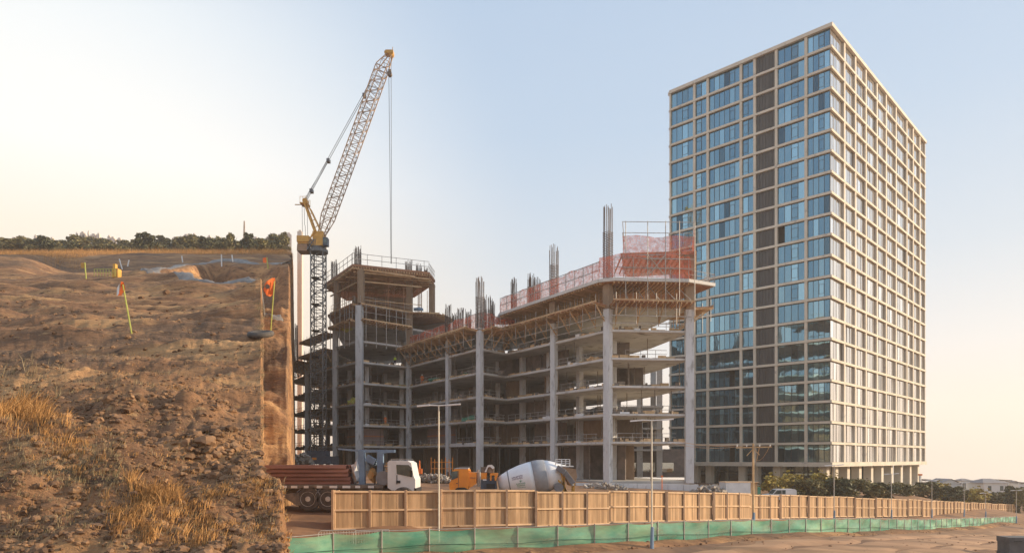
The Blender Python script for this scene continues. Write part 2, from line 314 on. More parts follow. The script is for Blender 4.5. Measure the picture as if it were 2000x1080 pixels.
def H(x, y):
    x = np.asarray(x, float); y = np.asarray(y, float); u = x/np.maximum(y, 1)
    z = -3.1+.3*y
    z = z+2.2*ss(98, 122, y+22*ss(-.62, -.72, u)+5*fbm(x/14, y/14, 3, 5))
    far = np.clip(y/60, .12, 1)
    z = z+fbm(x/16+3, y/9, 3, 1)*1.0*np.clip(y/40, .15, 1)*(1-ss(110, 150, y)*.6)
    z = z+fbm(x/5.0, y/1.5, 3, 2)*.34*np.clip(y/22, .40, 1)*(1-.7*ss(110, 140, y))
    z = z+fbm(x/.8, y/.55, 4, 3)*(.06+.08*(1-ss(11, 17, y)))*np.clip(1.6-y/60, .3, 1)
    z = z+np.abs(fbm(x*3.1, y*3.1, 3, 4))*.13*(1-ss(14, 34, y))+fbm(x*6.5, y*6.5, 2, 24)*.035*(1-ss(10, 16, y))+np.abs(fbm(x*1.3, y*1.6, 4, 14))*(.05+.10*(1-ss(12, 18, y)))*np.clip(y/14, .5, 1.3)*(1-ss(50, 80, y))
    z = z+fbm((x+.3*y)/14, (y+.18*x)/1.3, 4, 41)*.55*ss(11, 18, y)*(1-ss(70, 100, y))*np.clip(y/25, .6, 1.4)
    rut = np.sin((y*1.1+x*.42+1.6*fbm(x/9, y/9, 2, 8))*2.0)     # wheel ruts crossing the slope
    z = z+.15*rut*ss(12, 18, y)*(1-ss(60, 90, y))
    for a, b, h, wd in BERMS:
        d = segd(x, y, a, b)+.5*wd*vn(x*2.2, y*2.2, 11); z = z+h*np.exp(-(d/wd)**2)*(1+.6*vn(x*3, y*3, 12))
    sd_ = polysd(x, y, PIT)+1.6*fbm(x/3, y/3, 3, 6)
    z = z-7.5*ss(.3, -3.2, sd_)+.35*np.exp(-((sd_-1.2)/1.5)**2)
    return z
def Hc(x, y):                                # with the cut sides
    x = np.asarray(x, float); y = np.asarray(y, float); u = x/np.maximum(y, 1); z = H(x, y); g = G(x, y)
    e = .012*fbm(y/5.0, y*0+2, 3, 9)+.008*fbm(y/1.2, x/1.2, 2, 10)
    on = 8.6+2.6*ss(-.36, -.50, u)
    rp_ = np.clip((y+2.5*fbm(x/3, y/3, 4, 14)-40)/26, 0, 1)
    nb = ss(-.3617, -.3598, u)*ss(on, on+1.0, y)*(1-rp_**.8)
    z = z*(1-nb)+(g-.25)*nb
    zone = ss(-.42, -.37, u)*ss(38, 44, y)*(1-ss(64, 80, y))
    z = z+zone*(fbm(x/4.0, y/1.8, 4, 31)*.9+.22*np.sin((y*1.3+x*.5+3*fbm(x/8, y/8, 2, 33))*1.9)+np.abs(fbm(x/.9, y/.7, 3, 34))*.35)
    du = np.maximum(.006, .5/y)
    sd_ = ss(0, 1, (u+e*.5+.322+.018*(1-ss(8.6, 12, y)))/du+.35*fbm(x/4, y/4, 4, 13))
    z = z*(1-sd_)+(g-1.5)*sd_
    sl = ss(-.88, -1.45, u+e*2); z = z*(1-sl)+(g-2.0)*sl
    return z
def Hz(x, y): return float(Hc(x, y))
_YS = np.exp(np.linspace(math.log(5), math.log(300), 2500))
def hit(px, py):                             # where the sight line through a pixel first meets the hillside
    u = (px-CX)/F; z = Hc(u*_YS, _YS); k = np.argmax(z >= (HY-py)/F*_YS); return (u*float(_YS[k]), float(_YS[k]))
def grid_mesh(name, X, Y, Z, m, kind='structure'):
    r, c = X.shape; co = np.stack([X, Y, Z], 2).reshape(-1, 3).astype(np.float32)
    i = np.arange(r*c).reshape(r, c); q = np.stack([i[:-1, :-1], i[:-1, 1:], i[1:, 1:], i[1:, :-1]], 2).reshape(-1, 4).astype(np.int32)
    me = bpy.data.meshes.new(name); me.vertices.add(len(co)); me.vertices.foreach_set('co', co.ravel())
    me.loops.add(q.size); me.loops.foreach_set('vertex_index', q.ravel()); me.polygons.add(len(q))
    me.polygons.foreach_set('loop_start', np.arange(0, q.size, 4, dtype=np.int32)); me.polygons.foreach_set('use_smooth', np.ones(len(q), bool))
    me.materials.append(m); me.update(); me.validate()
    o = bpy.data.objects.new(name, me); col.objects.link(o); o['kind'] = kind; return o
# hillside
us = np.concatenate([np.linspace(-1.55, -.80, 70, endpoint=False), np.linspace(-.80, -.27, 430)])
ys = 3.0*np.exp(np.linspace(0, math.log(470/3.0), 620)); U, YY = np.meshgrid(us, ys); XX = U*YY
grid_mesh('hillside', XX, YY, Hc(XX, YY), M['hill'])
# site ground
def axis(lo, hi, c, n_, k):
    t = np.linspace(math.asinh((lo-c)/k), math.asinh((hi-c)/k), n_); return c+k*np.sinh(t)
gx = axis(-1500, 1700, 10, 330, 22); gy = axis(-500, 1900, 35, 330, 16); GX, GY = np.meshgrid(gx, gy)
GZ = G(GX, GY); near = 1-ss(120, 300, np.hypot(GX, GY))
GZ = GZ+near*(fbm(GX/6, GY/6, 3, 21)*.14+fbm(GX/1.2, GY/1.2, 3, 22)*.06)
GZ = np.where((GX/np.maximum(GY, 1) < -.36) & (GY > 2) & (GY < 480), GZ-1.0, GZ)
grid_mesh('ground', GX, GY, GZ, M['dirt'])
# dirt road in front of the net
rc = [(-2, 20), (6, 27.5), (14, 33.5), (24, 42), (38, 55), (56, 72), (80, 92), (110, 112)]
def spline(ps, k):
    o = []
    for i in range(len(ps)-1):
        p0 = np.array(ps[max(i-1, 0)], float); p1 = np.array(ps[i], float); p2 = np.array(ps[i+1], float); p3 = np.array(ps[min(i+2, len(ps)-1)], float)
        for j in range(k):
            t = j/k; o.append(.5*((2*p1)+(-p0+p2)*t+(2*p0-5*p1+4*p2-p3)*t*t+(-p0+3*p1-3*p2+p3)*t**3))
    o.append(np.array(ps[-1], float)); return o
rp = np.array(spline(rc, 24)); tn = np.gradient(rp, axis=0); tn /= np.linalg.norm(tn, axis=1)[:, None]; rn = np.stack([tn[:, 1], -tn[:, 0]], 1)
tt = np.linspace(-1, 1, 25); wdt = 3.6+.5*np.array([vn(np.array([i*.2]), np.array([0.]), 30)[0]*4 for i in range(len(rp))])
RX = rp[:, 0][:, None]+rn[:, 0][:, None]*tt[None]*wdt[:, None]; RY = rp[:, 1][:, None]+rn[:, 1][:, None]*tt[None]*wdt[:, None]
RZ = G(RX, RY)+fbm(RX/6, RY/6, 3, 21)*.14+.14*(1-tt[None]**8)-.07-.10*np.exp(-((np.abs(tt[None])-.42)/.10)**2)+.05*np.exp(-((np.abs(tt[None])-.58)/.07)**2)+.015*fbm(RX*2, RY*2, 2, 31)
grid_mesh('dirt_road', RX, RY, RZ, M['road'])
nf = np.array([tuple(q)[:2] for q in spline([(*pt(p, d), z) for p, d, z in GN], 14)]); tn = np.gradient(nf, axis=0); tn /= np.linalg.norm(tn, axis=1)[:, None]; rn = np.stack([tn[:, 1], -tn[:, 0]], 1)
ts = np.linspace(-.6, 1.5, 15); VX = nf[:, 0][:, None]+rn[:, 0][:, None]*ts[None]; VY = nf[:, 1][:, None]+rn[:, 1][:, None]*ts[None]
VZ = G(VX, VY)+fbm(VX/6, VY/6, 3, 21)*.14+.02-.25*((ts[None]-.35)/1.05)**2+.10*(1+1.6*fbm(VX/1.3, VY/1.3, 4, 51))
grid_mesh('soil_bank', VX, VY, VZ, M['hill'])

# ------------------------------------------------------------------ glass tower
P0t = Vector((50.1, 109.0)); La, Lb = 28.7, 55.5
da = Vector((-.7176, .6966)); na = Vector((-.6966, -.7176)); db = Vector((.6936, .7204)); nb_ = Vector((.7204, -.6936))
Z0, NF = -.85, 21; FH = (zp(52, 109)-Z0)/NF
tower = thing('apartment_tower', 'tall finished tower with blue glass windows in a pale concrete grid, behind the building site', 'tower', (P0t.x, P0t.y, -5.4))
tinv = finv(tower)
def fp(P, d, n_, t, o, z): q = P+d*t+n_*o; return (q.x, q.y, z)
Pb = P0t+da*La; Pc = P0t+db*Lb; Pd = Pc+da*La
core = [P0t-na*.25-nb_*.25, Pc-nb_*.25+na*-.25*0, Pd, Pb]
cen = (P0t+Pd)/2
def shrink(k): return [tuple(p+(cen-p).normalized()*k) for p in (P0t, Pc, Pd, Pb)]
MB().prism(shrink(.75), Z0+.1, Z0+NF*FH-.35).build('inner_core', M['inner'], tower)
MB().prism(shrink(.5), Z0+NF*FH-.3, Z0+NF*FH-.02).build('roof_slab', M['conc'], tower)
# floor bands: a ring of four boxes, one ring per floor
def ring(z0, z1, o, i):
    m = MB()
    def strip(P, d, n_, ln, e0, e1): m.hexa([fp(P, d, n_, -e0, -i, z0), fp(P, d, n_, -e0, o, z0), fp(P, d, n_, ln+e1, o, z0), fp(P, d, n_, ln+e1, -i, z0),
        fp(P, d, n_, -e0, -i, z1), fp(P, d, n_, -e0, o, z1), fp(P, d, n_, ln+e1, o, z1), fp(P, d, n_, ln+e1, -i, z1)][::1])
    strip(P0t, da, na, La, o, 0); strip(P0t, db, nb_, Lb, -i, o)
    strip(Pb, db, -nb_*0+da, Lb, 0, 0) if False else m.hexa([fp(Pb, db, da, 0, -i, z0), fp(Pb, db, da, 0, o, z0), fp(Pb, db, da, Lb, o, z0), fp(Pb, db, da, Lb, -i, z0), fp(Pb, db, da, 0, -i, z1), fp(Pb, db, da, 0, o, z1), fp(Pb, db, da, Lb, o, z1), fp(Pb, db, da, Lb, -i, z1)])
    m.hexa([fp(Pc, da, db, 0, -i, z0), fp(Pc, da, db, 0, o, z0), fp(Pc, da, db, La, o, z0), fp(Pc, da, db, La, -i, z0), fp(Pc, da, db, 0, -i, z1), fp(Pc, da, db, 0, o, z1), fp(Pc, da, db, La, o, z1), fp(Pc, da, db, La, -i, z1)])
    return m
rm = ring(-.20, .18, .36, .2).mesh('floor_band', M['band'], None)
for v in rm.vertices: v.co = (v.co.x-P0t.x, v.co.y-P0t.y, v.co.z)
for k in range(1, NF): inst('floor_band', rm, tower, (0, 0, Z0+k*FH+5.4))
ring(Z0+NF*FH-.28, Z0+NF*FH+.30, .5, .2).build('roof_edge_band', M['band'], tower)
ring(Z0-.45, Z0+.25, .5, .2).build('base_band', M['band'], tower)
bA = [0, .1285*La, .298*La, .4275*La, .513*La, .731*La, .823*La, La]
kindA = ['w4', 'w4', 'dark', 'w2', 'w6', 'w2', 'w4']
bB = [0]+[s*Lb for s in (.102, .198, .296, .406, .504, .617, .749, .833, .924)]+[Lb]
kindB = ['w4', 'w3', 'w3', 'w4', 'w3', 'w4', 'w4', 'w3', 'w3', 'w3']
def pier(P, d, n_, t, hw, o, i=.25, zlo=Z0+.25, zhi=Z0+NF*FH-.28):
    m = MB(); m.hexa([fp(P, d, n_, t-hw, -i, zlo), fp(P, d, n_, t-hw, o, zlo), fp(P, d, n_, t+hw, o, zlo), fp(P, d, n_, t+hw, -i, zlo),
     fp(P, d, n_, t-hw, -i, zhi), fp(P, d, n_, t-hw, o, zhi), fp(P, d, n_, t+hw, o, zhi), fp(P, d, n_, t+hw, -i, zhi)]); m.build('pier', M['band'], tower)
for t in bA[1:-1]: pier(P0t, da, na, t, .22, .30)
pier(P0t, da, na, La-.12, .14, .30)
for t in bB[1:-1]: pier(P0t, db, nb_, t, .28, .33)
pier(P0t, db, nb_, Lb-.14, .14, .34)
for P, d, n_, ln in ((Pb, db, da, Lb), (Pc, da, db, La)):
    for k in range(1, int(ln/5)): pier(P, d, n_, k*5.0, .22, .30)
    m = MB(); m.hexa([fp(P, d, n_, .1, -.1, Z0), fp(P, d, n_, .1, .02, Z0), fp(P, d, n_, ln-.1, .02, Z0), fp(P, d, n_, ln-.1, -.1, Z0), fp(P, d, n_, .1, -.1, Z0+NF*FH-.3), fp(P, d, n_, .1, .02, Z0+NF*FH-.3), fp(P, d, n_, ln-.1, .02, Z0+NF*FH-.3), fp(P, d, n_, ln-.1, -.1, Z0+NF*FH-.3)])
    m.build('rear_glazing', M['glassb'], tower)
def bx(P, d, n_, t0, t1, o0, o1, z0, z1, m):
    m.hexa([fp(P, d, n_, t0, o0, z0), fp(P, d, n_, t0, o1, z0), fp(P, d, n_, t1, o1, z0), fp(P, d, n_, t1, o0, z0), fp(P, d, n_, t0, o0, z1), fp(P, d, n_, t0, o1, z1), fp(P, d, n_, t1, o1, z1), fp(P, d, n_, t1, o0, z1)]); return m
def local(me, z):
    for v in me.vertices: v.co = (v.co.x-P0t.x, v.co.y-P0t.y, v.co.z)
    return me
WZ0, WZ1 = .21, FH-.25                      # glazing between two bands
def window_meshes(P, d, n_, b0, b1, np_, first, last, right, pw):
    t0 = b0+(.04 if first else pw); t1 = b1-pw; f = MB(); panes = []; sash = None
    wdh = (t1-t0)/np_
    f_ = bx(P, d, n_, t0, t1, -.06, .035, WZ0, WZ0+.07, f); bx(P, d, n_, t0, t1, -.06, .035, WZ1-.07, WZ1, f)
    for k in range(np_+1): c = t0+k*wdh; bx(P, d, n_, max(t0, c-.03), min(t1, c+.03), -.05, .045 if not right else .035, WZ0+.071, WZ1-.071, f)
    for k in range(np_):
        q = MB(); a = t0+k*wdh+.03; b = t0+(k+1)*wdh-.03
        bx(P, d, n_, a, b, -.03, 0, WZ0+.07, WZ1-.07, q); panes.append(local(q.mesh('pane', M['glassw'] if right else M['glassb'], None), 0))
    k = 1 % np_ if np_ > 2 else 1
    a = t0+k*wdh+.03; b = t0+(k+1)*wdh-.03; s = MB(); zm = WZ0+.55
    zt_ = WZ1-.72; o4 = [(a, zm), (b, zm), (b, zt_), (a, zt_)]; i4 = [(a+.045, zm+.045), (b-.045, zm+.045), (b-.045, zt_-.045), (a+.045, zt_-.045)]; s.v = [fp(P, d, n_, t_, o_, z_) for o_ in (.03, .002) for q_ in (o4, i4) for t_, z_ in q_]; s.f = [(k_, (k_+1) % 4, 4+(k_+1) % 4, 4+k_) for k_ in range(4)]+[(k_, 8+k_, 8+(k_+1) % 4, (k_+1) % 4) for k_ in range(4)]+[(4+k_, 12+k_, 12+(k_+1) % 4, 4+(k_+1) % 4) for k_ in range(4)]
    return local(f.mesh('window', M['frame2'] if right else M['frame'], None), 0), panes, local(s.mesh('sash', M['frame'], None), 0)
npane = 0; joined = MB(); joinedw = MB(); nwin = 0
def jpane(P, d, n_, np_, b0, b1, first, k, pw, tgt, tilt):
    t0 = b0+(.04 if first else pw); t1 = b1-pw; wdh = (t1-t0)/np_
    for j in range(np_):
        a = t0+j*wdh+.03; b = t0+(j+1)*wdh-.03; z = Z0+k*FH; s = rnd.gauss(0, tilt)*.35; s2 = rnd.gauss(0, tilt)*.35
        tgt.quad(fp(P, d, n_, a, s, z+WZ0+.07), fp(P, d, n_, b, -s, z+WZ0+.07), fp(P, d, n_, b, -s-s2, z+WZ1-.07), fp(P, d, n_, a, s-s2, z+WZ1-.07))
        if (P0t+d*1-P0t).dot(na) > 0 or n_ is na: pass
extra = MB(); dark = MB()
for i, kd in enumerate(kindA):
    b0, b1 = bA[i], bA[i+1]
    if kd == 'dark':
        m = MB(); t0, t1 = b0+.23, b1-.23; nst = 6
        for k in range(nst): a = t0+(t1-t0)*k/nst; b = t0+(t1-t0)*(k+1)/nst; bx(P0t, da, na, a, b-.05, -.05, .04+.02*(k % 2), WZ0, WZ1, m)
        pm = local(m.mesh('cladding_panel', M['panel'], None), 0)
        for k in range(NF): inst('cladding_panel', pm, tower, (0, 0, Z0+k*FH+5.4))
        continue
    np_ = int(kd[1]); fm, pms, sm = window_meshes(P0t, da, na, b0, b1, np_, i == 0, False, False, .23)
    for k in range(NF):
        wo = inst('window', fm, tower, (0, 0, Z0+k*FH+5.4)); nwin += 1
        if rnd.random() < .75: inst('sash', sm, wo)
        if npane+np_ <= 296:
            for p in pms:
                if rnd.random() < .985: inst('pane', p, wo, rot=(rnd.gauss(0, .0012), rnd.gauss(0, .0012), rnd.gauss(0, .0006)))
                npane += 1
        else: jpane(P0t, da, na, np_, b0, b1, i == 0, k, .23, joined, .015)
for i, kd in enumerate(kindB):
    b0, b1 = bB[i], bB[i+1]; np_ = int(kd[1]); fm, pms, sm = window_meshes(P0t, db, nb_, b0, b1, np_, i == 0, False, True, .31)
    for k in range(NF):
        if nwin < 299: inst('window', fm, tower, (0, 0, Z0+k*FH+5.4)); nwin += 1
        else:
            for f_ in fm.polygons: extra.quad(*[tuple(fm.vertices[v].co+Vector((P0t.x, P0t.y, Z0+k*FH))) for v in f_.vertices])
        jpane(P0t, db, nb_, np_, b0, b1, i == 0, k, .31, joinedw, .03)
# flip quads so they face outwards on both faces
for t_, n_ in ((joined, na), (joinedw, nb_)):
    f2 = []
    for f_ in t_.f:
        a, b, c = (Vector(t_.v[j]) for j in f_[:3]); nn = (b-a).cross(c-a); f2.append(f_ if nn.x*n_.x+nn.y*n_.y > 0 else f_[::-1])
    t_.f = f2
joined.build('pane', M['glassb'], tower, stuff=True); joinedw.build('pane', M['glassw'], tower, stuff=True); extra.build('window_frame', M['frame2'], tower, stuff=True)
# ground floor
gz = -8.6
for t in [1.0]+[x for x in bA[2:-1]]: pier(P0t, da, na, t+.3, .55, -.6, 1.8, gz, Z0-.46)
for t in [4.5, 10, 16, 22.5, 28.5, 34.5, 41, 47.5, 53.5]: pier(P0t, db, nb_, t, .62, -.5, 1.8, gz, Z0-.46)
m = MB()
for k in range(12): a = 1.2+k*(La-2)/12; bx(P0t, da, na, a, a+(La-2)/12-.08, -4.0, -3.9, gz, Z0-.45, m)
for k in range(18): a = 4.0+k*(Lb-14)/18; bx(P0t, db, nb_, a, a+(Lb-14)/18-.08, -5.0, -4.9, gz, Z0-.45, m)
m.build('shopfront_glazing', M['glassd'], tower)
m = MB()
for k in range(13): a = 1.16+k*(La-2)/12; bx(P0t, da, na, a-.08, a+.04, -4.02, -3.8, gz, Z0-.45, m)
bx(P0t, da, na, 1.2, La-.8, -3.99, -3.8, Z0-1.6, Z0-1.45, m)
for k in range(19): a = 3.96+k*(Lb-14)/18; bx(P0t, db, nb_, a-.08, a+.04, -5.02, -4.8, gz, Z0-.45, m)
m.build('shopfront_frame', M['frame'], tower)
MB().prism([tuple(P0t+nb_*.4+na*.4), tuple(Pc+nb_*.4), tuple(Pd), tuple(Pb+na*.4)], gz, -5.35).build('plinth', M['conc'], tower)

# ------------------------------------------------------------------ concrete frame building under construction
cb = thing('unfinished_building', 'unfinished multi storey concrete frame with open floors, timber formwork and orange netting on top', 'construction site', (0, 100, -3.1))
A0, A, B, Cc, D, Fp, Gp, I, J = pt(566, 150), pt(598, 138), pt(653, 126), pt(700, 118), pt(797, 125), pt(937, 104), pt(989, 109), pt(1190, 89), pt(1346, 90)
def lerp(p, q, t): return (p[0]+(q[0]-p[0])*t, p[1]+(q[1]-p[1])*t)
E = lerp(D, Fp, .60); Hh = lerp(Gp, I, .52)
front = [A0, A, B, Cc, D, E, Fp, Gp, Hh, I, J]
back = [(22.2, 95), (20.6, 103), (18.4, 109), (14.5, 118), (8, 128), (-6, 140), (-24, 154), (-44, 170)]
ZN = {1: 2.17, 2: 5.77, 3: 9.37, 4: 12.97, 5: 16.57, 6: 19.6, 7: 22.9, 8: 27.0}
def inside(p, poly):
    c = False; n_ = len(poly)
    for i in range(n_):
        a, b = poly[i], poly[(i+1) % n_]
        if (a[1] > p[1]) != (b[1] > p[1]) and p[0] < (b[0]-a[0])*(p[1]-a[1])/(b[1]-a[1])+a[0]: c = not c
    return c
ft = [A0, A, B, Cc, D, Fp, Gp, I, J]; poly = ft+back
MB().prism(poly, -3.35, -2.95).build('ground_slab', M['conc'], cb)
for k in range(1, 6):
    MB().prism(poly, ZN[k]-.26, ZN[k]).build('floor_slab', M['concs'], cb)
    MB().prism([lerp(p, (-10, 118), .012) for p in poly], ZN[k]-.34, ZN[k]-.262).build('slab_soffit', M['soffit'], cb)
# timber roof-level formwork (level 6) with brackets
def outn(p, q): d = Vector((q[0]-p[0], q[1]-p[1])).normalized(); return Vector((d.y, -d.x))
def formwork(p, q, z, o=2.3, zb=ZN[5], drop=.25, props=True):
    n_ = outn(p, q); d = Vector((q[0]-p[0], q[1]-p[1])); ln = d.length; d.normalize(); P = Vector(p)
    def at(t, o_, z_): r = P+d*t+n_*o_; return (r.x, r.y, z_)
    m = MB(); nseg = max(1, int(ln/2.4))
    for k in range(nseg):
        a = ln*k/nseg; b = ln*(k+1)/nseg-.06; dz = rnd.uniform(-.05, .05); oo = o+rnd.uniform(-.12, .12)
        m.hexa([at(a, -.6, z-.08), at(a, oo, z+drop+dz-.08), at(b, oo, z+drop+dz-.08), at(b, -.6, z-.08), at(a, -.6, z), at(a, oo, z+drop+dz), at(b, oo, z+drop+dz), at(b, -.6, z)])
    m.build('formwork_deck', M['ply'], cb)
    m = MB(); k = 0.15
    while k < ln: m.beam(at(k, -.8, z-.20), at(k, o+rnd.uniform(-.1, .2), z+drop-.18), .09, .20); k += .62
    m.build('deck_joists', M['timber'], cb)
    m = MB()
    m.beam(at(0, o-.1, z+drop+.08), at(ln, o-.1, z+drop+.08), .1, .24)
    k = 0.0
    while k < ln: m.beam(at(k, o-.05, z+drop), at(k, o-.05+rnd.uniform(-.05, .05), z+drop+rnd.uniform(.35, .75)), .035); k += .8
    m.build('deck_edge_board', M['timber'], cb)
    if props:
        m = MB(); k = .8; zz = z-.3
        while k < ln-.4:
            j = rnd.uniform(-.25, .25)
            m = MB(); m.beam(at(k, .12, zz-2.0), at(k+j, o-.3, zz+drop), .11, .14); m.beam(at(k, .1, zz-2.2), at(k, .1, zz), .10); m.beam(at(k, .1, zz-1.2), at(k+j*.4, 1.2, zz-1.0), .08)
            if rnd.random() < .6: m.beam(at(k+.1, .9, zz-1.15), at(k+1.1, o-.6, zz+drop), .08)
            k += rnd.uniform(2.0, 2.9); m.build('raking_prop', M['timber'], cb)
        m = MB(); m.beam(at(0, .95, zz-1.1), at(ln, .95, zz-1.1), .10, .12); m.beam(at(0, .22, zz-1.95), at(ln, .22, zz-1.95), .08, .10)
        k = .4
        while k < ln: m.tube(at(k, o-.25, z+1.3), at(k, o-.25, z-2.3+rnd.uniform(-.6, .8)), .035, 5); k += 2.6
        m.build('scaffold_rails', M['steel'], cb)
tipR = (27.4, 91.5)
for p, q in ((lerp(D, Fp, .0), Fp), (Fp, Gp), (Gp, I)): formwork(p, q, ZN[6]-(.35 if q is Fp or p is Fp else 0))
formwork(I, J, ZN[6]); formwork(J, (22.0, 97), ZN[6], o=3.4); formwork(A0, A, ZN[5]+2.6, o=1.6); formwork(A, B, ZN[5]+3.1, o=1.6); 
MB().prism([D, Fp, Gp, (0, 124), (-14, 132)], ZN[6]-.25, ZN[6]-.02).build('floor_slab', M['concs'], cb)
MB().prism([A0, A, B, (-30, 150), (-46, 165)], 18.9, 19.2).build('floor_slab', M['concs'], cb)
p6 = [Gp, I, J, (22.2, 95), (20.6, 103), (17, 110), (8, 120), (-2, 124)]
MB().prism(p6, ZN[6]-.25, ZN[6]-.02).build('floor_slab', M['concs'], cb)
# level 7 slab, overhanging
Gh = lerp(Gp, I, -.02); nn_ = outn(Gp, I)
def off(p, n_, o): return (p[0]+n_.x*o, p[1]+n_.y*o)
nij = outn(I, J)
p7 = [off(Gh, nn_, 1.0), off((12.0, 89.0), nn_, 1.1), (13.0, 87.6), (22.6, 88.3), (26.6, 90.5), (24.5, 97), (20.5, 104), (14, 112), (5, 118), (-3, 116)]
MB().prism(p7, ZN[7]-.42, ZN[7]).build('floor_slab', M['concs'], cb)
m = MB()
for k in range(46):                          # joists under level 7
    t = k/45; a = lerp(p7[0], p7[1], t); m.beam((a[0]+.1, a[1]+.15, ZN[7]-.56), (a[0]+4.6, a[1]+4.4, ZN[7]-.56), .12, .22)
for k in range(18):
    a = lerp(p7[2], p7[3], k/17); m.beam((a[0], a[1]+.2, ZN[7]-.56), (a[0]-.5, a[1]+6, ZN[7]-.56), .12, .22)
m.build('deck_joists', M['timber'], cb)
MB().prism([lerp(p, (12, 100), .03) for p in p7], ZN[7]-.50, ZN[7]-.43).build('formwork_deck', M['ply'], cb)
m = MB()
for k in range(26):
    t = (k+.5)/26; a = lerp(p7[0], p7[1], t); a = (a[0]+1.6+rnd.random(), a[1]+1.6+rnd.random()); m.tube((*a, ZN[6]), (*a, ZN[7]-.6), .05, 5)
for k in range(12): a = lerp(p7[2], p7[3], (k+.5)/12); a = (a[0], a[1]+2+rnd.random()*2); m.tube((*a, ZN[6]), (*a, ZN[7]-.6), .05, 5)
for k in range(10): a = lerp(p7[1], p7[2], .5); m.beam((14+k, 88.5, ZN[6]+.5), (13.4+k*.9, 90.2, ZN[7]-.6), .09) if k % 2 else None
m.build('shoring_props', M['steel'], cb)
# level 8 platform with scaffold
q8 = [pt(1213, 91.5), pt(1357, 90.5), pt(1357, 100), pt(1222, 102)]
MB().prism(q8, ZN[8]-.3, ZN[8]).build('floor_slab', M['concs'], cb)
MB().prism([lerp(p, (18, 96), -.03) for p in q8], ZN[8]+.0, ZN[8]+.07).build('formwork_deck', M['timber'], cb)
m = MB()
for k in range(14): a = lerp(q8[0], q8[1], k/13); m.beam((a[0], a[1]-.3, ZN[8]-.45), (a[0]+.3, a[1]+8, ZN[8]-.45), .12, .24)
m.build('deck_joists', M['ply'], cb)
m = MB()
for px_ in (1222, 1265, 1300, 1327, 1357):
    x, y = pt(px_, 87.9 if px_ < 1345 else 88.2); m.tube((x, y, ZN[6]-1.5), (x, y, ZN[8]+3.1), .055, 6)
for z in (ZN[7]+1.2, ZN[7]+2.4, ZN[8]+1.6, ZN[8]+3.0): m.tube((*pt(1216, 87.8), z), (*pt(1357, 88.1), z), .045, 5); m.tube((*pt(1216, 87.8), z), (*pt(1219, 96), z), .045, 5); m.tube((*pt(1357, 88.1), z), (*pt(1357, 96), z), .045, 5)
m.tube((*pt(1265, 87.8), ZN[8]-1.2), (*pt(1298, 87.8), ZN[7]+.3), .05, 5); m.tube((*pt(1300, 87.8), ZN[8]-1.2), (*pt(1266, 87.8), ZN[7]+.3), .05, 5)
m.build('scaffold_frame', M['steel'], cb)
# left block: extra levels and deep roof deck
BT = [(-35.6, 131), (-27.0, 117.3), (-14.6, 122.5), (-14.2, 128), (-19.5, 139), (-34, 142)]
LB = [A, B, Cc, D, (-13, 131), (-16, 141), (-36, 150)]
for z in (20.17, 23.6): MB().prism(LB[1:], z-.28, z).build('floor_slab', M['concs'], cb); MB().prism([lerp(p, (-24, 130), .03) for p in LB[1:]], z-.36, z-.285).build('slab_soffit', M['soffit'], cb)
MB().prism([pt(640, 127), (-27.3, 117.6), D, (-13.2, 125.8), (-11.5, 132), (-14, 141), (-36, 145)], 26.0, 26.35).build('floor_slab', M['ply'], cb)
formwork(D, (-13.2, 125.8), 26.1, o=.9, props=False, drop=0); formwork((-13.2, 125.8), (-11.5, 132), 26.1, o=.7, props=False, drop=0)
formwork(B, Cc, 23.3, o=1.3, props=False); formwork(Cc, D, 23.3, o=1.3, props=False)
formwork(B, Cc, 26.2, o=.9, props=False, drop=0); formwork(Cc, lerp(Cc, D, 1.25), 26.2, o=.9, props=False, drop=0); formwork(A, B, 22.6, o=1.4, props=False)
MB().prism(BT, 32.55, 32.95).build('roof_deck', M['ply'], cb)
MB().prism([lerp(p, (-25, 130), .02) for p in BT], 32.2, 32.50).build('formwork_soffit', M['ply'], cb)
m = MB()
for k in range(30):
    t = k/29; a = lerp(BT[1], BT[2], t); m.beam((a[0]+.12, a[1]-.25, 32.32), (a[0]-5.5, a[1]+13.5, 32.0), .13, .30)
for k in range(22): a = lerp(BT[0], BT[1], k/21); m.beam((a[0]-.2, a[1]-.1, 32.2), (a[0]+10, a[1]+4.1, 31.85), .12, .22)
for k in range(5): a = lerp(BT[1], BT[0], k/4); b = lerp(BT[2], BT[3], k/4); m.beam((a[0], a[1]+.6, 31.75), (b[0], b[1]+.2, 31.75), .16, .24)
m.build('deck_joists', M['timber'], cb)
m = MB()
for k in range(34):
    a = (rnd.uniform(-34, -16), rnd.uniform(122, 138))
    if inside(a, BT): m.tube((*a, 26.35), (*a, 31.9), .05, 5)
m.build('shoring_props', M['ply'], cb)
m = MB().beam((-25.8, 118.6, 30.3), (-16.0, 122.6, 30.3), .22, .22).beam((-26.8, 118.6, 30.0), (-33.6, 128.2, 30.0), .2, .2).beam((-26.2, 119, 27.3), (-16, 123, 27.2), .1)
m.build('cross_beam', M['timber'], cb)
MB().obox((-23.5, 131), (1, .2), 4.2, .15, 26.35, 30.5).obox((-28.8, 131), (.2, 1), 3.2, .15, 26.35, 30.0).build('core_wall', M['concb'], cb)
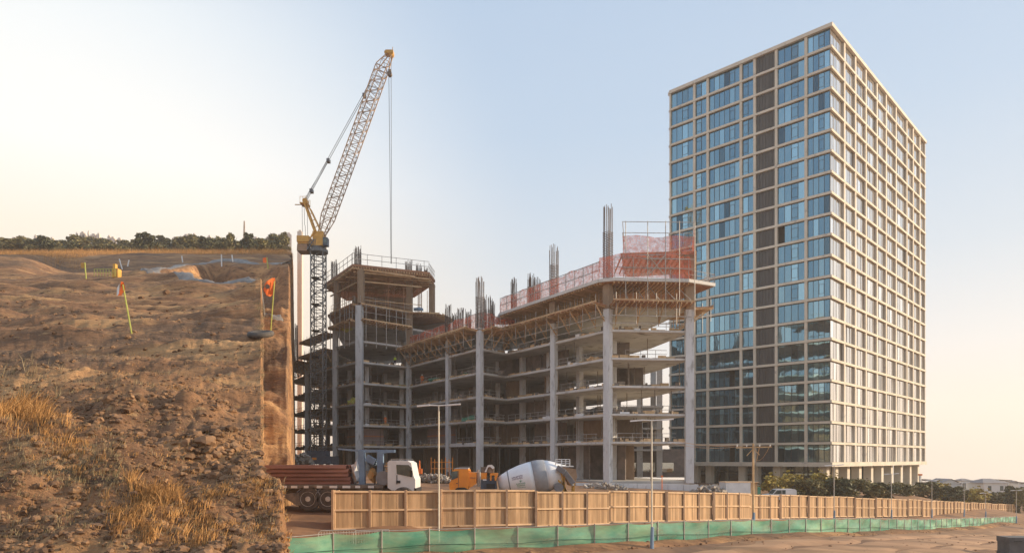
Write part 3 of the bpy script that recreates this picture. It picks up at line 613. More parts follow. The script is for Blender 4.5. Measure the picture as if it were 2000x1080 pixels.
# columns along the front; column top differs
def sqcol(p, w_, z0, z1, m_, name='column', d=(1, -.3)):
    MB().obox(p, d, w_/2, w_/2, z0, z1).build(name, m_, cb)
def inset(p, k=.05): return lerp(p, (-5, 125), k)
cols = [(A0, .8, 18.8), (A, .8, 18.8), (B, .85, 23.2), (Cc, 1.1, 26.0), (D, .72, 18.6), (E, .66, 19.2), (Fp, .80, 19.2), (Hh, .78, 19.2), (I, .88, 19.2), (J, 1.05, 22.4)]
for p, w_, zt in cols:
    q = inset(p, .008 if p is not J else 0); sqcol(q, w_, -3.2, zt, M['concc'], d=(.75, -.66) if p not in (Cc, B, A, A0, J) else (1, -.08))
# storey-joint collars (form marks) on the two nearest columns
for p, zt in ((I, ZN[7]), (Hh, ZN[7]), (J, ZN[8])): sqcol(inset(p, .008 if p is not J else 0), .96 if p is not J else 1.1, 19.25, zt-.45, M['concb'], d=(.75, -.66) if p is not J else (1, -.08))
for p, z0, z1 in ((B, 23.65, 32.2), (Cc, 26.4, 32.2), (D, 20.0, 31.9), ((-14.9, 127.3), 26.4, 32.0), ((-29.6, 140), 26.3, 31.9)):
    sqcol(inset(p, .02), .98, z0, z1, M['concb'], d=(1, -.08))
# inner columns
cmesh = MB().box(-.38, -.38, 0, .38, .38, 19.9).mesh('column', M['concc']); dd = Vector((.62, -.78)); ee = Vector((.78, .62)); ninner = 0
for i in range(-12, 13):
    for j in range(-6, 12):
        p = Vector((-8, 112))+dd*i*6.6+ee*j*7.2
        if not inside(p, poly): continue
        mind = min(segd(np.array([p.x]), np.array([p.y]), poly[k], poly[(k+1) % len(poly)])[0] for k in range(len(poly)))
        if mind < 2.2: continue
        inst('column', cmesh, cb, (p.x, p.y-100, .1), rz=rnd.choice((0, .6))); ninner += 1
# inner walls: cores and partitions that close the depth
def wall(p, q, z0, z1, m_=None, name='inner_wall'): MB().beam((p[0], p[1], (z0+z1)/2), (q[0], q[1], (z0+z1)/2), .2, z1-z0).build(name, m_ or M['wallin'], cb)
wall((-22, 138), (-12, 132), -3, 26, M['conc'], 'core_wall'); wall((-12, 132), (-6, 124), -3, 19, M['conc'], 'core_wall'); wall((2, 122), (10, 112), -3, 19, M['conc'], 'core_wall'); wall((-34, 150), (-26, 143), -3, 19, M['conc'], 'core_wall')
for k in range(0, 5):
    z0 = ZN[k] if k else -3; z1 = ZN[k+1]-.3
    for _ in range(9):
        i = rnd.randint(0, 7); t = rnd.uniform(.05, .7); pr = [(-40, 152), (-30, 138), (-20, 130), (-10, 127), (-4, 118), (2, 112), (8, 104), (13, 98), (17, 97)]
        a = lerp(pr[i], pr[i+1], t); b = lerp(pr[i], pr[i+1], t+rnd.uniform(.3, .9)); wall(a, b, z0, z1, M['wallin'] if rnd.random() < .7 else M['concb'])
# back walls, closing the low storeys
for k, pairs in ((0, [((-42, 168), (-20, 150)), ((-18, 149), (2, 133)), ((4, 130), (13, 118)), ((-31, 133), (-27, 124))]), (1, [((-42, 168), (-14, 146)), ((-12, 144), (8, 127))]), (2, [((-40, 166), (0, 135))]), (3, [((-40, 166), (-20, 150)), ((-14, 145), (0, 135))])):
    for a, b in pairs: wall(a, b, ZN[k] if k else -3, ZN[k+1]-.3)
# pinkish hoarding on the first floor
for p, q in ((lerp(B, Cc, .12), lerp(B, Cc, .8)), (lerp(Cc, D, .1), lerp(Cc, D, .62)), (lerp(D, E, .25), lerp(D, E, .93))):
    n_ = outn(p, q); p = off(p, n_, -2.0); q = off(q, n_, -2.0); m = MB(); nsg = 9
    for k in range(nsg): a = lerp(p, q, k/nsg); b = lerp(p, q, (k+.97)/nsg); m.beam((*a, ZN[1]+1.55), (*b, ZN[1]+1.55), .08, 3.0)
    h_ = m.build('hoarding', M['hoard'], cb); MB().beam((*off(p, n_, .06), ZN[1]+1.75), (*off(q, n_, .06), ZN[1]+1.75), .02, .22).build('stripe', M['stripe'], h_)
# low rear wing seen through the right end
RW = [(14.5, 117.5), (25.3, 115.6), (26.3, 123), (13, 129)]
for k in range(1, 5): MB().prism(RW, ZN[k]-.9, ZN[k]-.6).build('rear_wing_slab', M['conc'], cb)
for p in ((17, 117.8), (21.6, 117), (24.8, 116.4), (24.9, 122), (19, 124)): sqcol(p, .9, -3.2, ZN[4]+2.6, M['conc'])
wall((12.2, 129.6), (26.8, 124.5), -3.2, 9.2); wall((2, 134), (12, 130), -3.2, 9.2)
for a_, b_, z_ in (((15, 119), (29.5, 117.3), 1.6), ((29.6, 117.5), (31, 126), 1.4), ((8, 108), (14, 118), 1.8)): wall(a_, b_, -3.2, z_, M['wallin'])
MB().beam((15, 118.8, -1.5), (27.4, 117.3, -1.5), .06, 1.6).build('site_window', M['glassd'], cb)
# edge dressing: toe boards, stacked bits, rails
edges = [(A0, A), (A, B), (B, Cc), (Cc, D), (D, E), (E, Fp), (Fp, Gp), (Gp, Hh), (Hh, I), (I, J)]
def rails(p, q, z, o=-.35, hgt=1.1, m_='steel', nm='guardrail', step=2.0, rr=.035):
    n_ = outn(p, q); a = off(p, n_, o); b = off(q, n_, o); ln = math.dist(a, b); m = MB(); k = 0
    while k <= ln: c = lerp(a, b, k/ln); m.tube((*c, z), (*c, z+hgt), rr, 5); k += step
    for zz in (hgt*.5, hgt*.97): m.tube((*a, z+zz), (*b, z+zz), rr, 5)
    m.build(nm, M[m_], cb)
for k in range(1, 6):
    tb = MB(); bits = MB(); wb = MB()
    for p, q in edges:
        n_ = outn(p, q); ln = math.dist(p, q); t = .5
        while t < ln-.5:
            s = rnd.uniform(.3, 1.5); c = lerp(p, q, t/ln); c = off(c, n_, -.25-rnd.random()*.25); hh = rnd.uniform(.08, .42)
            (tb if rnd.random() < .74 else bits if rnd.random() < .65 else wb).obox(c, (q[0]-p[0], q[1]-p[1]), s/2, rnd.uniform(.06, .2), ZN[k], ZN[k]+hh); t += s+rnd.uniform(.0, .3)
        if k == 2 or rnd.random() < .72: a = rnd.uniform(0, .25) if k != 2 else 0; rails(lerp(p, q, a), lerp(p, q, rnd.uniform(.7, 1) if k != 2 else 1), ZN[k])
    tb.build('edge_timber', M['timber'], cb, stuff=True); bits.build('edge_debris', M['hubrown'], cb, stuff=True); wb.build('edge_blocks', M['white'], cb, stuff=True)
# thin slab front ledge boards on level one (white beam between two columns)
MB().beam((*off(lerp(E, Fp, .12), outn(E, Fp), .15), ZN[1]-.05), (*off(lerp(E, Fp, .9), outn(E, Fp), .15), ZN[1]-.05), .2, .55).build('edge_beam', M['white'], cb)
# hanging/loose material on floors
bits = MB()
for _ in range(420):
    k = rnd.randint(1, 5); e = rnd.choice(edges); c = off(lerp(*e, rnd.uniform(.08, .92)), outn(*e), -rnd.uniform(1, 5)); s = rnd.uniform(.1, .5)
    bits.obox(c, (rnd.uniform(-1, 1), rnd.uniform(-1, 1)), s, s*rnd.uniform(.2, 1), ZN[k], ZN[k]+rnd.uniform(.1, .9))
for _ in range(300):
    e = rnd.choice(edges); c = off(lerp(*e, rnd.random()), outn(*e), -rnd.uniform(1, 8)); k = rnd.randint(0, 4); z0 = ZN[k] if k else -3
    if rnd.random() < .6: bits.tube((*c, z0), (*c, ZN[k+1]-.35), .05, 5)
bits.build('stored_material', M['hubrown'], cb, stuff=True)
# safety nets
def net(p, q, z, hgt, o=0.0, nm='safety_net'):
    n_ = outn(p, q); a = off(p, n_, o); b = off(q, n_, o); ln = math.dist(a, b); m = MB(); ns = max(2, int(ln/.8)); v = []
    for i in range(ns+1):
        for j in range(5):
            c = lerp(a, b, i/ns); c = off(c, n_, .10*math.sin(i*1.3+j)+rnd.uniform(-.07, .07)); sag = .12*math.sin(i*.9)+rnd.uniform(-.05, .05) if j == 4 else 0
            v.append((c[0], c[1], z+.05+hgt*j/4+sag))
    m.v = v
    for i in range(ns):
        for j in range(4): m.f.append((i*5+j, (i+1)*5+j, (i+1)*5+j+1, i*5+j+1))
    m.build(nm, M['net'], cb, smooth=True)
net(lerp(D, Fp, .0), Fp, ZN[6]-.05, 2.3); net(Fp, Gp, ZN[6]-.05, 2.4); net(lerp(Fp, Gp, .9), (1.5, 112), ZN[6], 2.3)
net(off(Gh, nn_, .8), off((12.0, 89.0), nn_, .9), ZN[7], 2.2); net(p7[1], p7[2], ZN[7], 2.6); net(p7[2], (22.7, 88.4), ZN[7], 2.9); net(pt(1216, 88.2), pt(1357, 88.6), ZN[8]-1.0, 2.3); net(pt(1357, 88.6), pt(1352, 96), ZN[8]-1.0, 3.3)
net((22.9, 88.5), (22.0, 95), ZN[7], 2.7)
for p, q in ((lerp(D, Fp, .0), Fp), (Fp, Gp)): rails(p, q, ZN[6], .05, 2.35, step=2.4)
rails(off(Gh, nn_, .8), off((12.0, 89.0), nn_, .9), ZN[7], .05, 2.3, step=1.9, rr=.05); rails(p7[2], (22.6, 88.4), ZN[7], .05, 2.6, step=2.4)
rails((22.6, 88.4), p7[4], ZN[7], -.1, 1.2, step=1.4); rails(p7[4], p7[5], ZN[7], -.1, 1.2, step=1.4)
rails(BT[0], BT[1], 32.95, -.1, 1.9, step=2.2, rr=.045); rails(BT[1], BT[2], 32.95, -.1, 1.9, step=2.5, rr=.045); rails(BT[2], BT[3], 32.95, -.1, 1.6, step=1.2, rr=.045)
rails(B, Cc, 23.65, .9, 2.5, step=2.4, rr=.05); rails(Cc, D, 23.65, .9, 2.5, step=2.8, rr=.05); rails(B, Cc, 26.4, .6, 1.3, step=2.0); rails(Cc, D, 26.4, .6, 1.2, step=3.0)
for e in ((B, Cc), (Cc, D)):
    m = MB(); n_ = outn(*e)
    for k in range(5): c = off(lerp(*e, (k+.4)/5), n_, 1.1); m.tube((*c, 19.0), (*c, 26.2), .06, 6)
    m.build('scaffold_standards', M['steel'], cb)
# rebar cages standing above the columns
def cage(p, z0, z1, w_=.9, nm='rebar_cage', lo=None):
    m = MB(); r = w_/2; ang = .7
    for k in range(14):
        s = k/14*4; side = int(s); f = s-side; x, y = [(-r+2*r*f, -r), (r, -r+2*r*f), (r-2*r*f, r), (-r, r-2*r*f)][side]
        X = p[0]+x*math.cos(ang)-y*math.sin(ang); Y = p[1]+x*math.sin(ang)+y*math.cos(ang); m.tube((X, Y, z0), (X+rnd.uniform(-.1, .1), Y, z1-rnd.uniform(0, 1.0)), .04, 4)
    z = z0
    top = lo if lo else z0+(z1-z0)*.62
    while z < top:
        for (ax, ay), (bx_, by_) in (((-r, -r), (r, -r)), ((r, -r), (r, r)), ((r, r), (-r, r)), ((-r, r), (-r, -r))):
            f = lambda x, y: (p[0]+x*math.cos(ang)-y*math.sin(ang), p[1]+x*math.sin(ang)+y*math.cos(ang), z)
            m.beam(f(ax, ay), f(bx_, by_), .05)
        z += .22
    m.build(nm, M['rebar'], cb)
cage(inset(I, .008), ZN[7], 33.0, .95); cage(inset(Hh, .008), ZN[7], 30.6, .95); cage(inset(Fp, .008), ZN[6], 27.4, .95); cage(inset(E, .008), ZN[6], 25.2, .8)
cage((.3, 111), ZN[7]-2, 29.0, .7); cage((2.9, 106), ZN[7], 28.4, .8); cage((3.9, 107.5), ZN[7], 28.2, .8); cage((-3.9, 110), ZN[6], 26.0, .8); cage((-3.2, 112), ZN[6], 25.8, .6)
cage((-8.4, 113), ZN[6], 24.6, .7); cage((-7.2, 114), ZN[6], 24.6, .7); cage((-9.6, 116), ZN[6], 24.6, .6)
cage(pt(653, 128), 32.95, 37.0, .9, lo=36); cage(pt(699, 118.6), 32.95, 36.6, .9); cage(pt(798, 123.5), 32.95, 35.4, .9); cage(pt(818, 127), 32.95, 36.0, .8); cage(pt(832, 128), 32.95, 35.4, .4)
cage(pt(578, 146), 19.2, 28.5, .7)

# ------------------------------------------------------------------ luffing tower crane
CY = 110.0
def cp(px, py, dy=0): return Vector(((px-CX)/F*CY, CY+dy, zp(py, CY)))
crane = thing('tower_crane', 'tall luffing crane with yellow machinery deck and long raised lattice jib beside the unfinished building', 'crane', (cp(622, 900).x, CY, -1.4))
def lattice(a, b, wa, wb, ha, hb, nseg, r, rb, side=None):
    a = Vector(a); b = Vector(b); d = (b-a).normalized(); sx = side or Vector((0, 1, 0)); sy = sx.cross(d).normalized(); m = MB(); P = []
    for k in range(nseg+1):
        t = k/nseg; c = a.lerp(b, t); w_ = (wa+(wb-wa)*t)/2; h_ = (ha+(hb-ha)*t)/2
        P.append([c+sx*w_*i+sy*h_*j for i, j in ((-1, -1), (1, -1), (1, 1), (-1, 1))])
    for i in range(4): m.beam(P[0][i], P[0][i]+(P[1][i]-P[0][i])*0.001, .01)
    for k in range(nseg):
        for i in range(4):
            j = (i+1) % 4; m.beam(P[k][i], P[k+1][i], r)
            m.beam(P[k][i], P[k][j], rb)
            if (k+i) % 2: m.beam(P[k][i], P[k+1][j], rb)
            else: m.beam(P[k][j], P[k+1][i], rb)
    for i in range(4): m.beam(P[-1][i], P[-1][(i+1) % 4], rb)
    return m
mb_ = cp(622, 903); mt = cp(622, 493)
for k in range(8): lattice(mb_.lerp(mt, k/8), mb_.lerp(mt, (k+1)/8), 1.9, 1.9, 1.9, 1.9, 4, .17, .09, side=Vector((0, 1, 0))).build('mast_section', M['mast'], crane)
m = MB()                                      # ladder inside the mast
for s in (-.2, .2): m.beam((mb_.x+s-.6, CY+.3, mb_.z), (mb_.x+s-.6, CY+.3, mt.z), .05)
z = mb_.z
while z < mt.z: m.beam((mb_.x-.8, CY+.3, z), (mb_.x-.4, CY+.3, z), .04); z += .4
for k in range(1, 8): z = mb_.z+(mt.z-mb_.z)*k/8; m.box(mb_.x-.9, CY-.9, z-.05, mb_.x+.2, CY+.9, z+.05)
m.build('ladder', M['mast'], crane)
MB().box(mb_.x-2.7, CY-2.2, -.9, mb_.x+2.7, CY+2.2, .35).box(mb_.x-1.5, CY-1.5, .35, mb_.x+1.5, CY+1.5, 1.25).build('base_frame', M['dblue'], crane)
MB().box(mb_.x-.4, CY-2.26, -.2, mb_.x+.3, CY-2.2, .15).build('base_mark', M['orange'], crane)
MB().tube((mt.x, CY, mt.z-.1), (mt.x, CY, mt.z+.35), 1.5, 16).tube((mt.x, CY, mt.z+.35), (mt.x, CY, mt.z+.8), 1.15, 16).build('slewing_ring', M['mast'], crane)
z1 = mt.z+.8
MB().box(mt.x-.9, CY-1.1, z1, mt.x+1.0, CY+1.1, z1+.9).box(mt.x-.7, CY-.9, z1+.9, mt.x+1.0, CY-.6, z1+2.3).box(mt.x-.7, CY+.6, z1+.9, mt.x+1.0, CY+.9, z1+2.3).box(mt.x-.7, CY-.6, z1+1.9, mt.x-.4, CY+.6, z1+2.3).build('slewing_house', M['yellow'], crane)
MB().box(mt.x-3.0, CY-1.0, z1+.3, mt.x-.9, CY+1.0, z1+.55).box(mt.x-3.1, CY-1.2, z1+.55, mt.x-1.2, CY+1.2, z1+1.5).beam((mt.x-1.3, CY-1, z1+.6), (mt.x-.2, CY-1, z1+2.6), .2).build('machinery_deck', M['yellow'], crane)
for k in range(3): MB().box(mt.x-3.1+k*.02, CY-1.1, z1-.85+k*.36, mt.x-1.5, CY+1.1, z1-.52+k*.36).build('counterweight', M['cw'], crane)
m = MB()
for k in range(6): m.beam((mt.x-1.45+k*.22, CY-1.15, z1-.7), (mt.x-1.2+k*.22, CY-1.15, z1+1.0), .06)
m.beam((mt.x-1.5, CY-1.15, z1-.7), (mt.x-.4, CY-1.15, z1+.9), .12); m.build('deck_stairs', M['mast'], crane)
cb_ = MB().box(mt.x+1.05, CY-1.3, z1-.05, mt.x+1.75, CY-.2, z1+1.2).build('operator_cab', M['dblue'], crane); MB().box(mt.x+1.15, CY-1.33, z1+.3, mt.x+1.70, CY-1.31, z1+1.05).build('cab_window', M['cglass'], cb_)
ja = cp(627, 462); jb = cp(755, 110)
jm = ja.lerp(jb, .10); jn = ja.lerp(jb, .93)
lattice(ja, jm, .8, 1.7, .8, 1.7, 2, .13, .07).build('jib_section', M['jib'], crane)
for k in range(7): lattice(jm.lerp(jn, k/7), jm.lerp(jn, (k+1)/7), 1.7, 1.7, 1.75, 1.75, 4, .12, .065).build('jib_section', M['jib'], crane)
lattice(jn, cp(762, 108), 1.7, .8, 1.75, .7, 2, .12, .065).build('jib_head', M['jib'], crane)
h = cp(764, 106); m = MB().tube(h+Vector((0, -.5, 0)), h+Vector((0, .5, 0)), .42, 12).tube(h+Vector((-.7, -.4, .1)), h+Vector((-.7, .4, .1)), .35, 12).box(h.x-.8, CY-.6, h.z-.15, h.x+.4, CY+.6, h.z+.35).beam(h+Vector((.2, 0, .3)), h+Vector((.25, 0, 1.1)), .08)
m.build('head_sheaves', M['yellow'], crane)
m = MB()                                      # A-frame
af = cp(597, 394)
for dy in (-.7, .7):
    m.beam(cp(620, 464, dy), cp(596, 398, dy), .24); m.beam(cp(627, 452, dy), cp(606, 408, dy), .13); m.beam(cp(606, 408, dy), cp(597, 396, dy), .12)
for t in (.2, .45, .7, .92): m.beam(cp(620, 464, -.7).lerp(cp(596, 398, -.7), t), cp(620, 464, .7).lerp(cp(596, 398, .7), t), .12); m.beam(cp(620, 464, -.7).lerp(cp(596, 398, -.7), t), cp(627, 452, -.7).lerp(cp(606, 408, -.7), t), .08)
m.box(af.x-.7, CY-.9, af.z-.55, af.x+.5, CY+.9, af.z-.40).box(af.x-1.7, CY-.1, af.z-.52, af.x-.5, CY+.1, af.z-.44).tube(af+Vector((0, -.6, 0)), af+Vector((0, .6, 0)), .38, 12)
for s in (-.65, -.2, .25, .45):
    for dy in (-.85, .85): m.tube(af+Vector((s, dy, -.4)), af+Vector((s, dy, .55)), .035, 5)
for dy in (-.85, .85): m.tube(af+Vector((-.65, dy, .5)), af+Vector((.45, dy, .5)), .035, 5)
m.build('a_frame', M['yellow'], crane)
m = MB()
for dy in (-.3, .3): m.tube(af+Vector((.1, dy, .3)), cp(722, 165, dy), .045, 5); m.tube(af+Vector((-.2, dy, .1)), cp(641, 313, dy*.3), .03, 5)
m.tube(cp(711, 187), cp(727, 152), .05, 5)
for px, y0, y1 in ((590, 400, 468), (594, 400, 440), (600, 402, 462), (596, 440, 466)): m.tube(cp(px, y0), cp(px+1, y1), .035, 5)
m.build('pendant_ropes', M['rope'], crane)
for px, py in ((641, 314), (711, 187), (608, 373)): q = cp(px, py); MB().box(q.x-.18, CY-.45, q.z-.3, q.x+.28, CY+.45, q.z+.2).build('pendant_sheave', M['rope'], crane)
m = MB().tube(cp(760, 112), cp(759.5, 150), .03, 5).tube(cp(764.5, 112), cp(764, 140), .03, 5).tube(cp(759.5, 150), cp(763.6, 515), .04, 5).tube(cp(764, 146), cp(764.6, 515), .04, 5)
m.build('hoist_rope', M['rope'], crane)
q = cp(762.5, 143); MB().box(q.x-.30, CY-.3, q.z-.55, q.x+.12, CY+.3, q.z+.45).tube(q+Vector((-.1, -.35, -.2)), q+Vector((-.1, .35, -.2)), .36, 12).build('hook_block', M['hubrown'], crane)

# ------------------------------------------------------------------ board fence
def arc(pts, step):
    o = [pts[0]]; acc = 0
    for a, b in zip(pts, pts[1:]):
        L_ = math.dist(a[:2], b[:2]); t = step-acc
        while t <= L_: f = t/L_; o.append(tuple(a[i]+(b[i]-a[i])*f for i in range(3))); t += step
        acc = (acc+L_) % step
    return o
fence = thing('board_fence', 'long timber board fence running along the whole front of the site', 'fence', (*pt(650, 34.7), -3.6))
fw = spline([(*pt(p, d), z) for p, d, z in WF], 10); fw = arc([tuple(q) for q in fw], 1.85)
npl = 0; planks = MB(); rails_far = MB()
finv_ = finv(fence); pml = [MB().box(-.072+rnd.uniform(-.012, .012), -.012, 0, .072+rnd.uniform(-.012, .012), .012, 1.92).mesh('plank', M['plank']) for _ in range(6)]
nn = 0
for i in range(len(fw)-1):
    a, b = fw[i], fw[i+1]; d = Vector((b[0]-a[0], b[1]-a[1])); ln = d.length; d.normalize(); n_ = Vector((d.y, -d.x)); ang = math.atan2(d.y, d.x)
    sec = i//3; o_ = .16*((sec % 3)-1)*.5; dz = [0, .05, -.04, .03][sec % 4]
    zb = lambda t: a[2]+(b[2]-a[2])*t+dz-2.0
    def at(t, oo, z): q = Vector(a[:2])+d*ln*t+n_*(oo+o_); return (q.x, q.y, z)
    np_ = 12
    for k in range(np_):
        t = (k+.5)/np_; zz = zb(t)+.02+rnd.uniform(-.015, .015)
        if npl < 298:
            q = at(t, .0, zz); inst('plank', pml[rnd.randint(0, 5)], fence, (q[0]-fence.location.x, q[1]-fence.location.y, zz-fence.location.z), rz=ang+rnd.uniform(-.02, .02)); npl += 1
        else:
            w_ = .46/np_*1.0; planks.hexa([at(t-w_, -.012, zz), at(t-w_, .012, zz), at(t+w_, .012, zz), at(t+w_, -.012, zz), at(t-w_, -.012, zz+1.92), at(t-w_, .012, zz+1.92), at(t+w_, .012, zz+1.92), at(t+w_, -.012, zz+1.92)])
    for zz, hh in ((.06, .09), (1.0, .085), (1.93, .09)): MB().beam(at(.02, .06, zb(0)+zz), at(.98, .06, zb(1)+zz), .07, hh).build('rail', M['rail'], fence)
    q = 0; newsec = i % 3 == 0
    m = MB(); w_ = .06 if newsec else .04
    m.beam(at(0, .075, zb(0)-.35), at(0, .075, zb(0)+2.02), w_*2, .12)
    if newsec: m.beam(at(.09/ln, .02, zb(0)-.35), at(.09/ln, .02, zb(0)+2.0), .09, .10)
    m.build('post', M['rail'], fence)
planks.build('plank', M['plank'], fence, stuff=True)
# return leg at the left end and far end
a = fw[0]; m = MB()
for k in range(8): m.box(a[0]-.02-.3*0, a[1]+.1+k*.16, a[2]-2.0, a[0]+.02, a[1]+.24+k*.16, a[2]-.05)
m.build('end_panel', M['plank'], fence)

# ------------------------------------------------------------------ green netting along the road
gn = thing('green_netting', 'low green debris netting on thin posts along the dirt road', 'netting fence', (*pt(600, 27), -4))
gp = [tuple(q) for q in spline([(*pt(p, d), z) for p, d, z in GN], 10)]; gp = arc(gp, 2.05); m = MB(); nv = 8
for i in range(len(gp)-1):
    a, b = gp[i], gp[i+1]; m = MB(); d = Vector((b[0]-a[0], b[1]-a[1])).normalized(); n_ = Vector((d.y, -d.x)); sg = rnd.uniform(.03, .10)
    for j in range(nv+1):
        t = j/nv; sag = sg*4*t*(1-t); x = a[0]+(b[0]-a[0])*t; y = a[1]+(b[1]-a[1])*t; zt = a[2]+(b[2]-a[2])*t-sag
        for k in range(6): bl = .07*math.sin(k*1.1+i*2)*math.sin(t*3.14)+rnd.uniform(-.02, .02); m.v.append((x+n_.x*bl, y+n_.y*bl, zt-1.02*(1-k/5)*(1-sag*.5)))
    for j in range(nv):
        for k in range(5): m.f.append((j*6+k, (j+1)*6+k, (j+1)*6+k+1, j*6+k+1))
    m.build('net_panel', M['gnet'], gn, smooth=True)
    MB().tube((a[0]+n_.x*.08, a[1]+n_.y*.08, a[2]-.62-.05*(i % 3)), (b[0]+n_.x*.08, b[1]+n_.y*.08, b[2]-.62-.05*((i+1) % 3)), .012, 4).build('seam_rope', M['dseam'], gn)
    MB().tube((a[0], a[1]-.03, a[2]-1.3), (a[0], a[1]-.03, a[2]+.06), .028, 6).build('post', M['steel'], gn)
m = MB()
for a, b in zip(gp, gp[1:]): m.tube((a[0], a[1]-.02, a[2]+.01), (b[0], b[1]-.02, b[2]+.01), .014, 4)
m.build('top_wire', M['steel'], gn)
# crowd-control barrier behind the net at the left
def barrier(x, y, z, ln, label):
    t = thing('steel_barrier', label, 'barrier', (x, y, z), rz=R(18)); m = MB(); m.tube((0, 0, 0), (0, 0, 1.0), .025, 6).tube((0, 0, 1.0), (.1, 0, 1.08), .025, 6).tube((.1, 0, 1.08), (ln, 0, 1.08), .025, 6).tube((ln, 0, 1.08), (ln, 0, 0), .025, 6).tube((0, 0, .2), (ln, 0, .2), .02, 6); m.build('frame', M['steel'], t, local=True)
    m = MB()
    for k in range(1, int(ln/.12)): m.tube((k*.12, 0, .2), (k*.12, 0, 1.08), .008, 4)
    m.build('bars', M['steel'], t, local=True)
for k, (px, d, lb) in enumerate(((622, 30.5, 'grey steel barrier nearest the mound at the left end of the green netting'), (690, 31.3, 'second grey steel barrier behind the green netting, in front of the fence end'))):
    x, y = pt(px, d); barrier(x, y, zp(1036, d)-1.08, 1.6, lb)

# ------------------------------------------------------------------ street lamps and poles
LM = {}
def lamp(px, d, pytop, arms, label, colr='white', sleeve=True, al=.85):
    x, y = pt(px, d); z0 = min(Gz(x, y), zp(1030, d)) if px > 800 else Gz(x, y); z0 = Gz(x, y)-.1; zt = zp(pytop, d)
    t = thing('street_lamp', label, 'street lamp', (x, y, z0), group='street lamps along the fence'); hh = zt-z0
    MB().tube((0, 0, 0), (0, 0, hh), .046, 8, r2=.034).build('pole', M[colr], t, local=True)
    if arms:
        for s in (-1, 1): MB().tube((0, 0, hh-.02), (s*al*.55, 0, hh-.0), .03, 6).build('arm', M['white'], t, local=True); MB().beam((s*al*.5, 0, hh+.0), (s*(al+.18), 0, hh+.05*s), .16, .07).build('lamp_head', M['white'], t, local=True)
    if sleeve: MB().tube((0, -.0, 0), (.03, 0, 1.15), .10, 8, r2=.08).build('sleeve', M['blue'], t, local=True)
lamp(857, 33.0, 791, True, 'pale street lamp with two arms directly left of the orange mixer truck', 'cream', False)
lamp(1273, 33.2, 820, True, 'street lamp with broad white double head before the open right bay of the unfinished building', 'cream')
lamp(1629, 58, 908, True, 'slim pale street lamp in front of the tower corner', 'steel', al=.6)
lamp(1741, 74, 925, True, 'street lamp in front of the right half of the tower ground floor', 'steel', al=.6)
lamp(1820, 84, 938, True, 'street lamp just past the right edge of the tower', 'steel', al=.6)
lamp(1883, 92, 942, True, 'street lamp in front of the pale houses', 'steel', al=.6)
lamp(1925, 94, 962, True, 'short distant street lamp between the large house and the last lamp', 'steel', al=.6)
lamp(1985, 96, 957, True, 'farthest street lamp at the right end of the fence', 'steel', al=.6)
x, y = pt(1471, 43); z0 = Gz(x, y)-.1; up = thing('utility_pole', 'wooden utility pole with crossarm and sagging wires in front of the tower', 'utility pole', (x, y, z0)); hh = zp(866, 43)-z0
MB().tube((0, 0, 0), (0, 0, hh), .085, 8, r2=.065).build('pole', M['timber'], up, local=True)
MB().beam((-1.05, 0, hh-.25), (1.15, 0, hh-.2), .07, .08).beam((-.4, 0, hh-.75), (.02, 0, hh-.3), .04).beam((.4, 0, hh-.7), (.02, 0, hh-.3), .04).build('crossarm', M['timber'], up, local=True)
for s in (-1, -.4, .4, 1.05): MB().tube((s, 0, hh-.2), (s, 0, hh-.05), .035, 6).build('insulator', M['white'], up, local=True)
m = MB()
def sagw(a, b, s, r=.014):
    a = Vector(a); b = Vector(b); pr = a
    for k in range(1, 15): t = k/14; q = a.lerp(b, t)+Vector((0, 0, -s*4*t*(1-t))); m.tube(pr, q, r, 4, cap=False); pr = q
sagw((-1, 0, hh-.1), (-4.4, 2.5, hh+.3), .18, .018); sagw((-.4, 0, hh-.1), (-4.4, 2.9, hh+.1), .25, .012); sagw((1.05, 0, hh-.1), (4.9, 14, hh-.9), .5, .012); sagw((.4, 0, hh-.1), (7, 20, hh-1.1), .6, .012)
m.build('wire', M['rail'], up, local=True)
MB().tube((0, 0, 0), (.03, 0, 1.3), .12, 8, r2=.10).build('sleeve', M['blue'], up, local=True)

# ------------------------------------------------------------------ vehicles
def wheel(par, x, y, z, r, w_=.3):
    m = MB().lathe((x, y, z), (x, y+w_, z), [(0, r*.62), (.0, r*.9), (.05, r), (w_-.05, r), (w_, r*.9), (w_, r*.62)], 24); tr = m.build('tyre', M['rubber'], par, smooth=False)
    MB().lathe((x, y-.02, z), (x, y+w_, z), [(.0, r*.20), (.04, r*.24), (.07, r*.28), (.10, r*.50), (.03, r*.56), (.01, r*.62), (.12, r*.62)], 20).build('rim', M['hub'], tr)
TZ = -2.86
tk = thing('flatbed_truck', 'white cab flatbed truck loaded with rusty steel piles at the left end of the site', 'truck', (pt(515, 38)[0], 38, TZ))
T0 = tk.location
def tx(px): return (px-CX)/F*38-T0.x
def tz(py): return zp(py, 38)-TZ
def tb(name, m_, *bs, par=None):
    m = MB()
    for (x0, y0, z0, x1, y1, z1) in bs: m.box(x0+T0.x, y0+T0.y, z0+T0.z, x1+T0.x, y1+T0.y, z1+T0.z)
    return m.build(name, M[m_], par or tk)
bz = tz(946)
tb('flatbed', 'hubrown', (tx(516), -.1, bz-.22, tx(748), 2.4, bz), (tx(516), -.14, bz-.16, tx(748), -.1, bz-.04))
m = MB()
for k in range(9): m.box(T0.x+tx(520+k*25), 37.84, TZ+bz-.18, T0.x+tx(520+k*25)+rnd.uniform(.2, .5), 37.86, TZ+bz-.05)
m.build('bed_edge_marking', M['white'], tk)
tb('tail_board', 'orange', (tx(513), -.1, bz-.25, tx(517), 2.4, bz-.05))
tb('chassis', 'hubrown', (tx(540), .5, bz-.6, tx(800), 1.9, bz-.22), (tx(650), .1, bz-.75, tx(690), .5, bz-.25))
m = MB()
